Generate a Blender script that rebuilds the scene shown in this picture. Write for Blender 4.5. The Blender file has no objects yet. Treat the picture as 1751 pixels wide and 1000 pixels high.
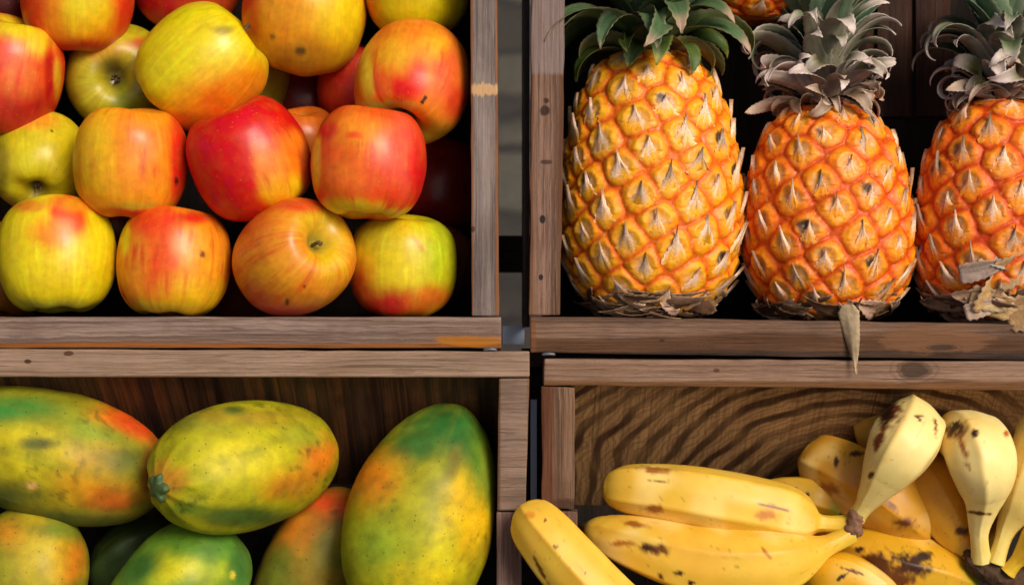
import bpy, bmesh, math, random
import numpy as np
from mathutils import Matrix, Vector

# ------------------------------------------------------------------ frame of the display
# display frame: x right, y up along the leaning display, z out of it (towards the shopper). Lengths in "u" (0.4 mm).
S = 0.0004
D0 = 3250.0
TILT = math.radians(45)
W = Matrix.Translation((0, 0, 0.95)) @ Matrix.Rotation(TILT, 4, 'X')
sc = bpy.context.scene
COL = sc.collection

# ------------------------------------------------------------------ camera
cd = bpy.data.cameras.new('camera')
cam = bpy.data.objects.new('camera', cd)
COL.objects.link(cam)
cd.sensor_width = 36
cd.lens = 36 * D0 / 1751.0
cd.clip_start = 0.05
cd.clip_end = 200
cd.dof.use_dof = True
cd.dof.focus_distance = (D0 - 10) * S
cd.dof.aperture_fstop = 6.3
cam.matrix_world = W @ Matrix.Translation((0, 0, D0 * S))
sc.camera = cam

# ------------------------------------------------------------------ light
SUN_D = Vector((0.45, 0.40, 0.80)).normalized()          # in the display frame
SUN_W = (W.to_3x3() @ SUN_D).normalized()
elev = math.asin(SUN_W.z)
azim = math.atan2(SUN_W.x, SUN_W.y)
world = bpy.data.worlds.new('World')
sc.world = world
world.use_nodes = True
wn = world.node_tree
wn.nodes.clear()
sky = wn.nodes.new('ShaderNodeTexSky')
sky.sky_type = 'NISHITA'
sky.sun_disc = False
sky.sun_elevation = elev
sky.sun_rotation = azim
sky.dust_density = 6.0
sky.air_density = 0.8
sky.ozone_density = 0.0
bg = wn.nodes.new('ShaderNodeBackground')
bg.inputs['Strength'].default_value = 0.05
wo = wn.nodes.new('ShaderNodeOutputWorld')
wn.links.new(sky.outputs[0], bg.inputs[0])
wn.links.new(bg.outputs[0], wo.inputs[0])
ld = bpy.data.lights.new('sun', 'SUN')
ld.energy = 1.5
ld.angle = math.radians(24)
ld.color = (1.0, 0.91, 0.79)
sun = bpy.data.objects.new('sun', ld)
COL.objects.link(sun)
sun.rotation_euler = SUN_W.to_track_quat('Z', 'Y').to_euler()
sun.location = (0.5, -0.5, 3)
sc.view_settings.view_transform = 'Standard'
sc.view_settings.look = 'None'
sc.view_settings.gamma = 1
sc.view_settings.use_curve_mapping = False
sc.view_settings.exposure = 0.92
sc.render.engine = 'CYCLES'

# ------------------------------------------------------------------ small helpers
def lin(c, k=1.0):
    out = []
    for v in c[:3]:
        v = v / 255.0
        out.append((v / 12.92 if v <= 0.04045 else ((v + 0.055) / 1.055) ** 2.4) * k)
    return np.array(out)

def P(px, py, z=0.0):
    f = (D0 - z) / D0
    return np.array([(px - 875.5) * f, (500.0 - py) * f, float(z)])

def to_px(V):
    f = (D0 - V[:, 2]) / D0
    return np.stack([V[:, 0] / f + 875.5, 500 - V[:, 1] / f], 1)

def tag(o, label=None, cat=None, group=None, kind=None):
    if label: o['label'] = label
    if cat: o['category'] = cat
    if group: o['group'] = group
    if kind: o['kind'] = kind
    return o

def empty(name, loc):
    o = bpy.data.objects.new(name, None)
    o.empty_display_size = 0.02
    COL.objects.link(o)
    o.matrix_world = W @ Matrix.Translation(Vector(loc) * S)
    return o

def mesh_obj(name, V, F, mat, parent=None, loc=(0, 0, 0), col=None, smooth=True):
    """V in display units, absolute; loc = origin of the thing (display units)."""
    loc = np.asarray(loc, float)
    V = (np.asarray(V, float) - loc) * S
    me = bpy.data.meshes.new(name)
    me.from_pydata([tuple(v) for v in V], [], F)
    if smooth:
        me.polygons.foreach_set('use_smooth', [True] * len(me.polygons))
    if col is not None:
        a = me.color_attributes.new('Col', 'FLOAT_COLOR', 'POINT')
        c = np.ones((len(V), 4), np.float32)
        c[:, :3] = np.clip(col, 0, 1)
        a.data.foreach_set('color', c.ravel())
    me.materials.append(mat)
    me.update()
    o = bpy.data.objects.new(name, me)
    COL.objects.link(o)
    if parent is not None:
        o.parent = parent
    else:
        o.matrix_world = W @ Matrix.Translation(Vector(loc) * S)
    return o

# vectorised value noise
def _h(ix, iy, iz, seed):
    n = (ix * 73856093) ^ (iy * 19349663) ^ (iz * 83492791) ^ (seed * 2654435)
    n = (n ^ (n >> 13)) * 1274126177
    n = n & 0x7fffffff
    n = (n ^ (n >> 16)) & 0xffff
    return n / 65535.0

def vnoise(p, seed=0):
    p = np.asarray(p, float) + 1000.0
    i = np.floor(p).astype(np.int64)
    f = p - i
    f = f * f * (3 - 2 * f)
    r = 0
    for dx in (0, 1):
        wx = f[:, 0] if dx else 1 - f[:, 0]
        for dy in (0, 1):
            wy = f[:, 1] if dy else 1 - f[:, 1]
            for dz in (0, 1):
                wz = f[:, 2] if dz else 1 - f[:, 2]
                r = r + wx * wy * wz * _h(i[:, 0] + dx, i[:, 1] + dy, i[:, 2] + dz, seed)
    return r * 2 - 1

def fbm(p, seed=0, oct=3):
    a, r, s = 1.0, 0, 0
    p = np.asarray(p, float)
    for k in range(oct):
        r = r + a * vnoise(p * (2.03 ** k), seed + 17 * k)
        s += a
        a *= 0.55
    return r / s

def sstep(a, b, x):
    t = np.clip((x - a) / (b - a), 0, 1)
    return t * t * (3 - 2 * t)

def catmull(pts, t):
    pts = np.asarray(pts, float)
    n = len(pts) - 1
    ext = np.vstack([2 * pts[0] - pts[1], pts, 2 * pts[-1] - pts[-2]])
    x = np.clip(np.asarray(t), 0, 1) * n
    i = np.minimum(np.floor(x).astype(int), n - 1)
    f = (x - i)[:, None]
    p0, p1, p2, p3 = ext[i], ext[i + 1], ext[i + 2], ext[i + 3]
    return 0.5 * (2 * p1 + (p2 - p0) * f + (2 * p0 - 5 * p1 + 4 * p2 - p3) * f ** 2 + (3 * p1 - p0 - 3 * p2 + p3) * f ** 3)

def rings(n, m, closed_caps=True):
    F = []
    for i in range(n - 1):
        for j in range(m):
            k = (j + 1) % m
            F.append((i * m + j, i * m + k, (i + 1) * m + k, (i + 1) * m + j))
    if closed_caps:
        F.append(tuple(range(m))[::-1])
        F.append(tuple((n - 1) * m + j for j in range(m)))
    return F

def sweep(spine, rad, nL=120, nR=48, section=None, ts=None, up=(0, 0, 1), squash=1.0):
    t = np.linspace(0, 1, nL) if ts is None else ts
    nL = len(t)
    C = catmull(spine, t)
    T = np.gradient(C, axis=0)
    T /= np.linalg.norm(T, axis=1)[:, None] + 1e-9
    r = rad(t) if callable(rad) else np.interp(t, [a for a, b in rad], [b for a, b in rad])
    ph = np.linspace(0, 2 * np.pi, nR, endpoint=False)
    u = np.array(up, float)
    u = u - T[0] * (u @ T[0]); u /= np.linalg.norm(u)
    V = []
    for i in range(nL):
        u = u - T[i] * (u @ T[i]); u /= np.linalg.norm(u)
        w = np.cross(T[i], u)
        m = section(ph, t[i]) if section else 1.0
        rr = r[i] * m
        V.append(C[i] + (np.cos(ph) * rr)[:, None] * u * squash + (np.sin(ph) * rr)[:, None] * w)
    V = np.vstack(V)
    TT = np.repeat(t, nR); PH = np.tile(ph, nL)
    return V, rings(nL, nR), TT, PH

def paint(V, base, patches, nc=None, seed=0, amp=0.35, scale=45., k=0.85):
    """colour of the skin: base colour plus soft, ragged patches of other colours, each a region of the surface in 3D"""
    px = to_px(V)
    if nc is None: nc = V / scale
    col = np.tile(lin(base, k), (len(V), 1))
    for q, pt in enumerate(patches):
        x, y, rx, ry, c = pt[:5]
        soft = pt[5] if len(pt) > 5 else 0.6
        st = pt[6] if len(pt) > 6 else 1.0
        am = pt[7] if len(pt) > 7 else amp
        ang = math.radians(pt[8]) if len(pt) > 8 else 0.
        dx = px[:, 0] - x; dy = px[:, 1] - y
        front = V[:, 2] > np.median(V[:, 2])
        dd = np.where(front, dx * dx + dy * dy, 1e9)
        z0 = V[np.argmin(dd), 2]
        ex = dx * math.cos(ang) + dy * math.sin(ang)
        ey = -dx * math.sin(ang) + dy * math.cos(ang)
        d = np.sqrt((ex / rx) ** 2 + (ey / ry) ** 2 + ((V[:, 2] - z0) / (1.6 * max(rx, ry) + 25)) ** 2)
        d = d + am * fbm(nc, seed + 31 * q, 4) * 1.6
        w = (1 - sstep(1 - soft, 1 + soft, d)) * st
        col = col * (1 - w[:, None]) + lin(c, k) * w[:, None]
    return col

# ------------------------------------------------------------------ node helpers
class NT:
    def __init__(self, name):
        self.m = bpy.data.materials.new(name)
        self.m.use_nodes = True
        self.t = self.m.node_tree
        self.t.nodes.clear()
        self.out = self.t.nodes.new('ShaderNodeOutputMaterial')
        self.b = self.t.nodes.new('ShaderNodeBsdfPrincipled')
        self.t.links.new(self.b.outputs[0], self.out.inputs[0])
    def set(self, sock, v):
        if isinstance(v, bpy.types.NodeSocket): self.t.links.new(v, sock)
        else:
            if isinstance(v, (tuple, list, np.ndarray)) and len(v) == 3 and sock.type == 'RGBA': v = (*v, 1)
            sock.default_value = v
    def n(self, ty, ins=None, out=0, **kw):
        nd = self.t.nodes.new('ShaderNode' + ty)
        for a, b in kw.items(): setattr(nd, a, b)
        for a, b in (ins or {}).items(): self.set(nd.inputs[a], b)
        return nd.outputs[out]
    def math(self, op, a, b=0.0, c=0.0, clamp=False):
        return self.n('Math', {0: a, 1: b, 2: c}, operation=op, use_clamp=clamp)
    def mix(self, f, a, b, bt='MIX'):
        nd = self.t.nodes.new('ShaderNodeMix'); nd.data_type = 'RGBA'; nd.blend_type = bt
        self.set(nd.inputs[0], f); self.set(nd.inputs[6], a); self.set(nd.inputs[7], b)
        return nd.outputs[2]
    def rng(self, x, a, b, c=0.0, d=1.0, smooth=True):
        return self.n('MapRange', {0: x, 1: a, 2: b, 3: c, 4: d}, interpolation_type='SMOOTHSTEP' if smooth else 'LINEAR')
    def noise(self, v, scale, detail=3, rough=0.5, dist=0.0, out=0):
        return self.n('TexNoise', {'Vector': v, 'Scale': scale, 'Detail': detail, 'Roughness': rough, 'Distortion': dist}, out=out)
    def mapping(self, v, loc=(0, 0, 0), rot=(0, 0, 0), scale=(1, 1, 1)):
        return self.n('Mapping', {'Vector': v, 'Location': loc, 'Rotation': rot, 'Scale': scale})
    def bump(self, h, strength=0.3, dist=0.001, nrm=None):
        i = {'Height': h, 'Strength': strength, 'Distance': dist}
        if nrm is not None: i['Normal'] = nrm
        return self.n('Bump', i)
    def P(self, **kw):
        for a, b in kw.items(): self.set(self.b.inputs[a.replace('_', ' ')], b)

def skin_mat(name, rough=0.35, spec=0.5, dots=None, mottle=0.12, mscale=120, bump=0.15, bscale=900, coat=0.0, sss=0.0, dot2=None):
    N = NT(name)
    oc = N.n('TexCoord', out=3)
    col = N.n('Attribute', attribute_name='Col')
    f = N.noise(oc, mscale, 4, 0.6)
    k = N.rng(f, 0.25, 0.75, 1 - mottle, 1 + mottle, False)
    hsv = N.n('HueSaturation', {'Color': col, 'Value': k, 'Hue': N.rng(N.noise(oc, mscale * 0.6, 3), 0.2, 0.8, 0.492, 0.508, False)})
    c = hsv
    for dd in (dots, dot2):
        if dd:
            sc_, r0, dc, amt = dd
            v = N.n('TexVoronoi', {'Vector': oc, 'Scale': sc_, 'Randomness': 1.0})
            vc = N.n('TexVoronoi', {'Vector': oc, 'Scale': sc_, 'Randomness': 1.0}, out=1)
            pick = N.rng(N.n('SeparateColor', {0: vc}), 0.45, 0.5)
            w = N.math('MULTIPLY', N.rng(v, r0, r0 * 0.4), pick)
            c = N.mix(N.math('MULTIPLY', w, amt), c, tuple(dc))
    h = N.noise(oc, bscale, 3)
    N.P(Base_Color=c, Roughness=N.rng(N.noise(oc, 60, 3), 0.3, 0.7, rough - 0.06, rough + 0.1, False), Normal=N.bump(h, bump, 0.0006))
    N.b.inputs['Specular IOR Level'].default_value = spec
    N.b.inputs['Coat Weight'].default_value = coat
    N.b.inputs['Coat Roughness'].default_value = 0.25
    if sss:
        N.b.inputs['Subsurface Weight'].default_value = sss
        N.b.inputs['Subsurface Radius'].default_value = (1.0, 0.45, 0.15)
        N.b.inputs['Subsurface Scale'].default_value = 0.004
    return N.m

def wood(name, axis, light, dark, seed=0, band=None, spots=(), ring=0.0, ringc=(0, 0), fine=1.0, contrast=1.0, rough=0.75, stain=0.5, k=1.0, warpk=1.0, wavek=0.45, zk=1.0):
    """weathered softwood; coordinates are the part's own (metres). band=(axis,thr_u,soft_u,wave_u,colour,sign)"""
    N = NT(name)
    oc = N.n('TexCoord', out=3)
    rot = (0, 0, 0) if axis == 'x' else (0, 0, math.radians(90))
    o = N.mapping(oc, loc=(seed * 1.37, seed * 0.71, seed * 0.33))
    a = N.mapping(N.mapping(o, rot=rot), scale=(1, 1, zk))
    # growth bands
    warp = N.noise(N.mapping(a, scale=(5, 14, 14)), 1.0, 3, 0.5, out=1)
    aw = N.n('VectorMath', {0: a, 1: N.n('VectorMath', {0: warp, 'Scale': 0.012 * warpk}, operation='SCALE')}, operation='ADD')
    st = N.mapping(aw, scale=(2.2, 95, 70))
    g1 = N.noise(st, 1.0, 4, 0.62, 0.4)
    wv = N.n('TexWave', {'Vector': N.mapping(aw, scale=(0.6, 1, 1)), 'Scale': 85.0, 'Distortion': 3.0 * warpk, 'Detail': 3.0, 'Detail Scale': 1.4}, out=1, bands_direction='Y', wave_profile='SAW')
    fib = N.noise(N.mapping(a, scale=(16, 900 * fine, 900 * fine)), 1.0, 3, 0.7)
    pores = N.noise(N.mapping(a, scale=(60, 1600, 1600)), 1.0, 2, 0.5)
    blot = N.noise(o, 22, 4, 0.6)
    g = N.math('ADD', N.math('MULTIPLY', N.rng(g1, 0.38, 0.62), 1 - wavek), N.math('MULTIPLY', wv, wavek))
    g = N.rng(N.math('MULTIPLY', g, contrast), 0.1, 0.95)
    c = N.mix(g, tuple(lin(light, k)), tuple(lin(dark, k)))
    c = N.mix(N.rng(fib, 0.40, 0.70, 0.0, 0.5), c, tuple(lin(dark, k * 0.55)))
    c = N.mix(N.rng(pores, 0.58, 0.72, 0.0, 0.6), c, tuple(lin(dark, k * 0.3)))
    split = N.noise(N.mapping(a, scale=(7, 420, 420)), 1.0, 2, 0.5)
    c = N.mix(N.rng(split, 0.64, 0.70, 0.0, 0.75), c, tuple(lin(dark, k * 0.25)))
    bleach = N.noise(N.mapping(a, scale=(4, 55, 55)), 1.0, 4, 0.6)
    c = N.mix(N.rng(bleach, 0.5, 0.75, 0.0, 0.5), c, tuple(lin(light, k * 1.25)))
    c = N.mix(N.rng(blot, 0.42, 0.72, 0.0, stain), c, tuple(lin(dark, k * 0.75)))
    sx = N.n('SeparateXYZ', {0: oc})
    sy = N.n('SeparateXYZ', {0: oc}, out=1)
    if ring:
        cc = N.mapping(oc, loc=(-ringc[0] * S, -ringc[1] * S, 0), scale=(1, 1.5, 0))
        wv2 = N.n('TexWave', {'Vector': cc, 'Scale': ring, 'Distortion': 7.0, 'Detail': 2.0, 'Detail Scale': 0.6, 'Detail Roughness': 0.55}, out=1, wave_type='RINGS', rings_direction='Z')
        bm = N.noise(oc, 14, 2)
        c = N.mix(N.math('MULTIPLY', N.rng(wv2, 0.35, 0.9), N.rng(bm, 0.35, 0.6, 0.35, 1.0)), c, tuple(lin((58, 32, 16))))
        wv3 = N.n('TexWave', {'Vector': cc, 'Scale': ring * 3.1, 'Distortion': 12.0, 'Detail': 2.0, 'Detail Scale': 0.9}, out=1, wave_type='RINGS', rings_direction='Z')
        c = N.mix(N.rng(wv3, 0.4, 0.95, 0, 0.4), c, tuple(lin((84, 58, 34))))
        crk = N.noise(N.mapping(a, scale=(5, 330, 330)), 1.0, 2, 0.4)
        c = N.mix(N.rng(crk, 0.60, 0.72, 0.0, 0.3), c, tuple(lin((40, 26, 14))))
    for bd in (band or []):
        ax, thr, soft, wave, bc, sg, amt = bd
        s = sx if ax == 'x' else sy
        nz = N.noise(N.mapping(o, scale=(9, 9, 9) if ax == 'y' else (9, 9, 9)), 1.0, 3, 0.5)
        e = N.math('ADD', s, N.math('MULTIPLY', N.math('SUBTRACT', nz, 0.5), wave * S * 2))
        w = N.rng(e, (thr - soft) * S, (thr + soft) * S)
        if sg < 0: w = N.math('SUBTRACT', 1.0, w)
        lined = N.mix(N.rng(fib, 0.3, 0.7), tuple(lin(bc)), tuple(lin(bc, 0.55)))
        c = N.mix(N.math('MULTIPLY', w, amt), c, lined)
    for (x, y, rx, ry, sc_, amt) in spots:
        nz = N.noise(N.mapping(a, scale=(45, 260, 200)), 1.0, 4, 0.65)
        dx = N.math('DIVIDE', N.math('SUBTRACT', sx, x * S), rx * S)
        dy = N.math('DIVIDE', N.math('SUBTRACT', sy, y * S), ry * S)
        d = N.math('SQRT', N.math('ADD', N.math('MULTIPLY', dx, dx), N.math('MULTIPLY', dy, dy)))
        d = N.math('ADD', d, N.math('MULTIPLY', N.math('SUBTRACT', nz, 0.5), 2.2 if sum(sc_) > 230 else 0.9))
        if rx > 14 and sum(sc_) < 200:     # a knot: rings round a dark heart
            rg = N.math('SINE', N.math('MULTIPLY', d, 13.0))
            c = N.mix(N.math('MULTIPLY', N.rng(d, 2.2, 0.8), N.rng(rg, -0.3, 1.0, 0, 0.6)), c, tuple(lin(sc_)))
        c = N.mix(N.math('MULTIPLY', N.rng(d, 1.15, 0.75), amt), c, tuple(lin(sc_)))
    c = N.mix(N.rng(N.noise(N.mapping(a, scale=(9, 60, 60)), 1.0, 5, 0.7), 0.35, 0.7, 0, 0.22), c, tuple(lin((150, 112, 82), k * .8)))
    c = N.n('HueSaturation', {'Color': c, 'Saturation': 1.08, 'Value': 0.86})
    hgt = N.math('ADD', N.math('MULTIPLY', fib, 0.7), N.math('MULTIPLY', g, -0.5))
    hgt = N.math('ADD', hgt, N.math('MULTIPLY', N.noise(o, 500, 3), 0.3))
    N.P(Base_Color=c, Roughness=N.rng(fib, 0.3, 0.7, rough - 0.12, rough + 0.12, False), Normal=N.bump(hgt, 0.2 if ring else 0.6, 0.0012))
    N.b.inputs['Specular IOR Level'].default_value = 0.3
    return N.m

def plain(name, c, rough=0.6, metal=0.0, nscale=80, var=0.25, bump=0.2):
    N = NT(name)
    oc = N.n('TexCoord', out=3)
    f = N.noise(oc, nscale, 5, 0.6)
    cc = N.mix(f, tuple(lin(c, 1 - var)), tuple(lin(c, 1 + var)))
    N.P(Base_Color=cc, Roughness=rough, Metallic=metal, Normal=N.bump(f, bump, 0.001))
    return N.m

def board(name, q, zb, zf, mat, parent, origin, jit=1.3, bev=3.0, seed=0, zt=0.0):
    """board whose front face has the corner pixels q = (TL, TR, BR, BL) at depth zf and which reaches back to zb"""
    c = [P(x, y, zf) for x, y in q]
    Wd = (np.linalg.norm(c[1] - c[0]) + np.linalg.norm(c[2] - c[3])) / 2
    Hd = (np.linalg.norm(c[3] - c[0]) + np.linalg.norm(c[2] - c[1])) / 2
    Td = zf - zb
    bm = bmesh.new()
    bmesh.ops.create_cube(bm, size=1)
    for v in bm.verts: v.co = Vector((v.co.x * Wd, v.co.y * Hd, v.co.z * Td))
    bmesh.ops.bevel(bm, geom=list(bm.edges), offset=min(bev, Td * 0.3), segments=2, profile=0.6, affect='EDGES')
    ax = 0 if Wd > Hd else 1
    L = max(Wd, Hd)
    for k in range(1, int(L // 22)):
        nrm = Vector((1, 0, 0)) if ax == 0 else Vector((0, 1, 0))
        bmesh.ops.bisect_plane(bm, geom=list(bm.verts) + list(bm.edges) + list(bm.faces), plane_co=nrm * (-L / 2 + 22 * k), plane_no=nrm)
    V = np.array([v.co[:] for v in bm.verts])
    F = [tuple(v.index for v in f.verts) for f in bm.faces]
    bm.verts.index_update(); F = [tuple(v.index for v in f.verts) for f in bm.faces]
    bm.free()
    u = V[:, 0] / Wd + 0.5; w = 0.5 - V[:, 1] / Hd
    XY = ((1 - u) * (1 - w))[:, None] * c[0] + (u * (1 - w))[:, None] * c[1] + (u * w)[:, None] * c[2] + ((1 - u) * w)[:, None] * c[3]
    n1 = vnoise(V / 45 + seed * 3.1, seed); n2 = vnoise(V / 45 + 50 + seed, seed + 5)
    XY[:, 0] += n1 * jit; XY[:, 1] += n2 * jit
    XY[:, 2] = zf - Td / 2 + V[:, 2] + n1 * jit * 0.6
    return mesh_obj(name, XY, F, mat, parent, origin, smooth=False)

def slab(name, pts8, mat, parent, origin):
    """hexahedron from 4 front + 4 back display-unit points"""
    F = [(0, 1, 2, 3), (7, 6, 5, 4), (0, 4, 5, 1), (1, 5, 6, 2), (2, 6, 7, 3), (3, 7, 4, 0)]
    return mesh_obj(name, pts8, F, mat, parent, origin, smooth=False)

def box(name, x0, x1, y0, y1, z0, z1, mat, parent, origin):
    """box in display units (y up)"""
    p = [(x0, y1, z1), (x1, y1, z1), (x1, y0, z1), (x0, y0, z1), (x0, y1, z0), (x1, y1, z0), (x1, y0, z0), (x0, y0, z0)]
    p = p[:4][::-1] + p[4:][::-1]
    return slab(name, np.array(p, float), mat, parent, origin)

def rect(x0, y0, x1, y1): return ((x0, y0), (x1, y0), (x1, y1), (x0, y1))
def L(px, o): return px - 875.5 - o[0]
def Ly(py, o): return 500 - py - o[1]

# ------------------------------------------------------------------ ground, rack
def world_mesh(name, V, F, mat):
    me = bpy.data.meshes.new(name); me.from_pydata([tuple(v) for v in V], [], F); me.materials.append(mat); me.update()
    o = bpy.data.objects.new(name, me); COL.objects.link(o); return o

def stone_mat():
    N = NT('stone_paving')
    oc = N.n('TexCoord', out=3)
    wp = N.n('VectorMath', {0: oc, 1: N.n('VectorMath', {0: N.noise(oc, 6, 3, out=1), 'Scale': 0.05}, operation='SCALE')}, operation='ADD')
    m = N.mapping(wp, scale=(6.0, 9.0, 1), loc=(0.3, 0.25, 0))
    v = N.n('TexVoronoi', {'Vector': m, 'Scale': 1.0, 'Randomness': 0.7}, out=1)
    e = N.n('TexVoronoi', {'Vector': m, 'Scale': 1.0, 'Randomness': 0.7}, feature='DISTANCE_TO_EDGE')
    s = N.n('SeparateColor', {0: v})
    c = N.mix(N.rng(s, 0.2, 0.8), (0.02, 0.013, 0.010), (0.10, 0.088, 0.062))
    c = N.mix(N.noise(oc, 60, 5, 0.7), c, (0.032, 0.028, 0.02))
    c = N.mix(N.rng(e, 0.03, 0.10, 1.0, 0.0), c, (0.025, 0.02, 0.016))
    h = N.math('ADD', N.rng(e, 0.0, 0.15), N.math('MULTIPLY', N.noise(oc, 90, 5), 0.3))
    N.P(Base_Color=c, Roughness=0.85, Normal=N.bump(h, 0.8, 0.02))
    return N.m
G = 14
gr = world_mesh('ground', [(-G, -G, 0), (G, -G, 0), (G, G, 0), (-G, G, 0)], [(0, 1, 2, 3)], stone_mat())
tag(gr, 'grey and brown stone paving glimpsed out of focus between the crates', 'ground', kind='structure')

DKW = wood('dark_timber', 'x', (64, 40, 24), (30, 18, 11), seed=9, k=0.55)
rack = empty('display_rack', (0, -60, -520))
tag(rack, 'dark timber rack standing behind and under the four crates, glimpsed in the gap between them', 'rack')
ro = (0, -60, -520)
for (ya, yb) in ((402, 468), (1080, 1150)):
    yy = (500 - (ya + yb) / 2) * 1.15
    box('beam', -1250, 1450, yy - 36, yy + 36, -500, -455, DKW, rack, ro)
Wi = W.inverted()
for q in ((-1240, -20, -124, -99), (30, 1400, -130, -100)):
    box('beam', q[0], q[1], q[2], q[3], -150, -70, DKW, rack, ro)  # added dark strips that black out the bright slits between upper and lower crates
box('post', 17, 64, -1000, -101, -200, -151, DKW, rack, ro)  # added dark backing that keeps the gap between the lower crates black
# legs go straight down (world) from the beams
def leg(xu, yu, zu):
    top = W @ Vector((xu * S, yu * S, zu * S))
    r = 0.02
    V = []
    for z in (top.z, 0.0):
        for sx_, sy_ in ((-r, -r), (r, -r), (r, r), (-r, r)): V.append((top.x + sx_, top.y + sy_, z))
    V = np.array([tuple(Wi @ Vector(v)) for v in V]) / S
    F = [(0, 1, 2, 3), (7, 6, 5, 4), (0, 4, 5, 1), (1, 5, 6, 2), (2, 6, 7, 3), (3, 7, 4, 0)]
    F = [f[::-1] for f in F]
    mesh_obj('leg', V, F, DKW, rack, ro, smooth=False)
for xu in (-1150, 1350):
    leg(xu, 70, -520); leg(xu, -740, -520)

# ------------------------------------------------------------------ crates
GREY, GREYD = (152, 130, 118), (92, 76, 68)
INS = wood('shade_dark_inner_board', 'y', (58, 38, 22), (26, 15, 8), seed=3, k=0.35)  # interior shade put into the wood colour: floor and side boards near black
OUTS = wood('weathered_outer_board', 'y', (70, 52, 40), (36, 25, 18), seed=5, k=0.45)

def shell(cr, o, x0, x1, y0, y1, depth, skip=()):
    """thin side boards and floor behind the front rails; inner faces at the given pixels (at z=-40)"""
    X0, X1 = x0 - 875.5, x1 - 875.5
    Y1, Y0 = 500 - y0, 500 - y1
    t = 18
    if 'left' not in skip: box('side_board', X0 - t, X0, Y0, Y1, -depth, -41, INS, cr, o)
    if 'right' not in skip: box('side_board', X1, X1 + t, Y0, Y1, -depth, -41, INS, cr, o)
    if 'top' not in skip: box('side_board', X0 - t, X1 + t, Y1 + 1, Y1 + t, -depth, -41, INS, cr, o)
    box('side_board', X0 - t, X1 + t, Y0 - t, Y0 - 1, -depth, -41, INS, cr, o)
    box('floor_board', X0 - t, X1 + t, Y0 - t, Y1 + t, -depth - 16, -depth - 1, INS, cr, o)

# apple crate
o1 = P(430, 568, -20); o1 = tuple(o1)
c1 = empty('wooden_crate', o1)
tag(c1, 'weathered grey wooden crate holding the red and yellow apples', 'crate', 'open wooden fruit crates on the display')
m = wood('grey_rail_long', 'x', (160, 138, 126), (104, 84, 74), seed=1, band=[('y', Ly(586, o1), 3.5, 5, (150, 86, 28), -1, 0.85)],
         spots=[(L(805, o1), Ly(583, o1), 60, 9, (176, 110, 36), 0.75)])
board('front_rail', rect(-170, 542, 857, 595), -40, 0, m, c1, o1, seed=1)
m = wood('grey_rail_upright', 'y', (142, 130, 124), (92, 80, 76), seed=2, contrast=0.9, band=[('x', L(847, o1), 1.6, 3, (140, 88, 48), 1, 0.8), ('x', L(809, o1), 1.6, 3, (140, 84, 44), -1, 0.8)],
         spots=[(L(828, o1), Ly(153, o1), 26, 11, (206, 166, 124), 0.9), (L(808, o1), Ly(392, o1), 4, 5, (60, 38, 26), 1.0)])
board('side_rail', ((803, -250), (850, -250), (853, 540), (807, 540)), -40, -2, m, c1, o1, seed=2)
m = wood('grey_rail_outer', 'y', GREY, GREYD, seed=22)
board('side_rail', rect(-218, -250, -172, 595), -40, -2, m, c1, o1, seed=3)
m = wood('grey_rail_upper', 'x', GREY, GREYD, seed=23)
board('front_rail', rect(-170, -305, 853, -252), -40, 0, m, c1, o1, seed=4)
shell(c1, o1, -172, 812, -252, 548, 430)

# pineapple crate
o2 = tuple(P(1400, 575, -20))
c2 = empty('wooden_crate', o2)
tag(c2, 'brown wooden crate holding the orange pineapples', 'crate', 'open wooden fruit crates on the display')
m = wood('two_tone_rail', 'x', (134, 106, 88), (84, 60, 46), seed=6,
         band=[('y', Ly(573, o2), 5, 26, (82, 50, 26), -1, 0.92), ('y', Ly(600, o2), 3, 3, (32, 20, 14), -1, 0.8), ('x', L(917, o2), 2, 3, (120, 74, 40), -1, 0.7)],
         spots=[(L(1605, o2), Ly(580, o2), 90, 24, (120, 84, 58), 0.7), (L(1132, o2), Ly(582, o2), 5, 3, (20, 12, 8), 1), (L(1610, o2), Ly(594, o2), 22, 5, (34, 20, 12), 0.8)])
board('front_rail', ((907, 541), (2130, 560), (2130, 621), (907, 603)), -40, 0, m, c2, o2, seed=6)
m = wood('brown_rail_upright', 'y', (146, 116, 100), (92, 66, 52), seed=7, contrast=0.9,
         band=[('x', L(955, o2), 5, 6, (96, 60, 36), 1, 0.85), ('x', L(914, o2), 3, 3, (110, 66, 36), -1, 0.7), ('y', Ly(130, o2), 5, 14, (150, 134, 130), 1, 0.75)],
         spots=[(L(931, o2), Ly(189, o2), 9, 9, (40, 22, 14), 1), (L(934, o2), Ly(172, o2), 5, 5, (50, 30, 20), 1), (L(934, o2), Ly(277, o2), 11, 4, (60, 38, 26), .9),
                (L(927, o2), Ly(375, o2), 5, 7, (20, 10, 8), 1), (L(925, o2), Ly(474, o2), 4, 5, (20, 10, 8), 1)])
board('side_rail', ((911, -250), (970, -250), (958, 539), (905, 539)), -40, -2, m, c2, o2, seed=7)
m = wood('brown_rail_outer', 'y', (140, 112, 96), (90, 64, 50), seed=24)
board('side_rail', rect(2085, -250, 2130, 555), -40, -2, m, c2, o2, seed=8)
m = wood('brown_rail_upper', 'x', (140, 112, 96), (90, 64, 50), seed=25)
board('front_rail', rect(907, -305, 2130, -252), -40, 0, m, c2, o2, seed=9)
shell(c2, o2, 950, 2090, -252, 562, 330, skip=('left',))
box('side_board', 894 - 875.5, 906 - 875.5, -60, 752, -330, -41, OUTS, c2, o2)
m = wood('reddish_back_slat', 'y', (96, 52, 34), (44, 22, 15), seed=31, k=0.6)
for xx in (1490, 1562, 1634):
    box('back_slat', xx - 875.5, xx + 64 - 875.5, 330, 750, -329, -318, m, c2, o2)

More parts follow.
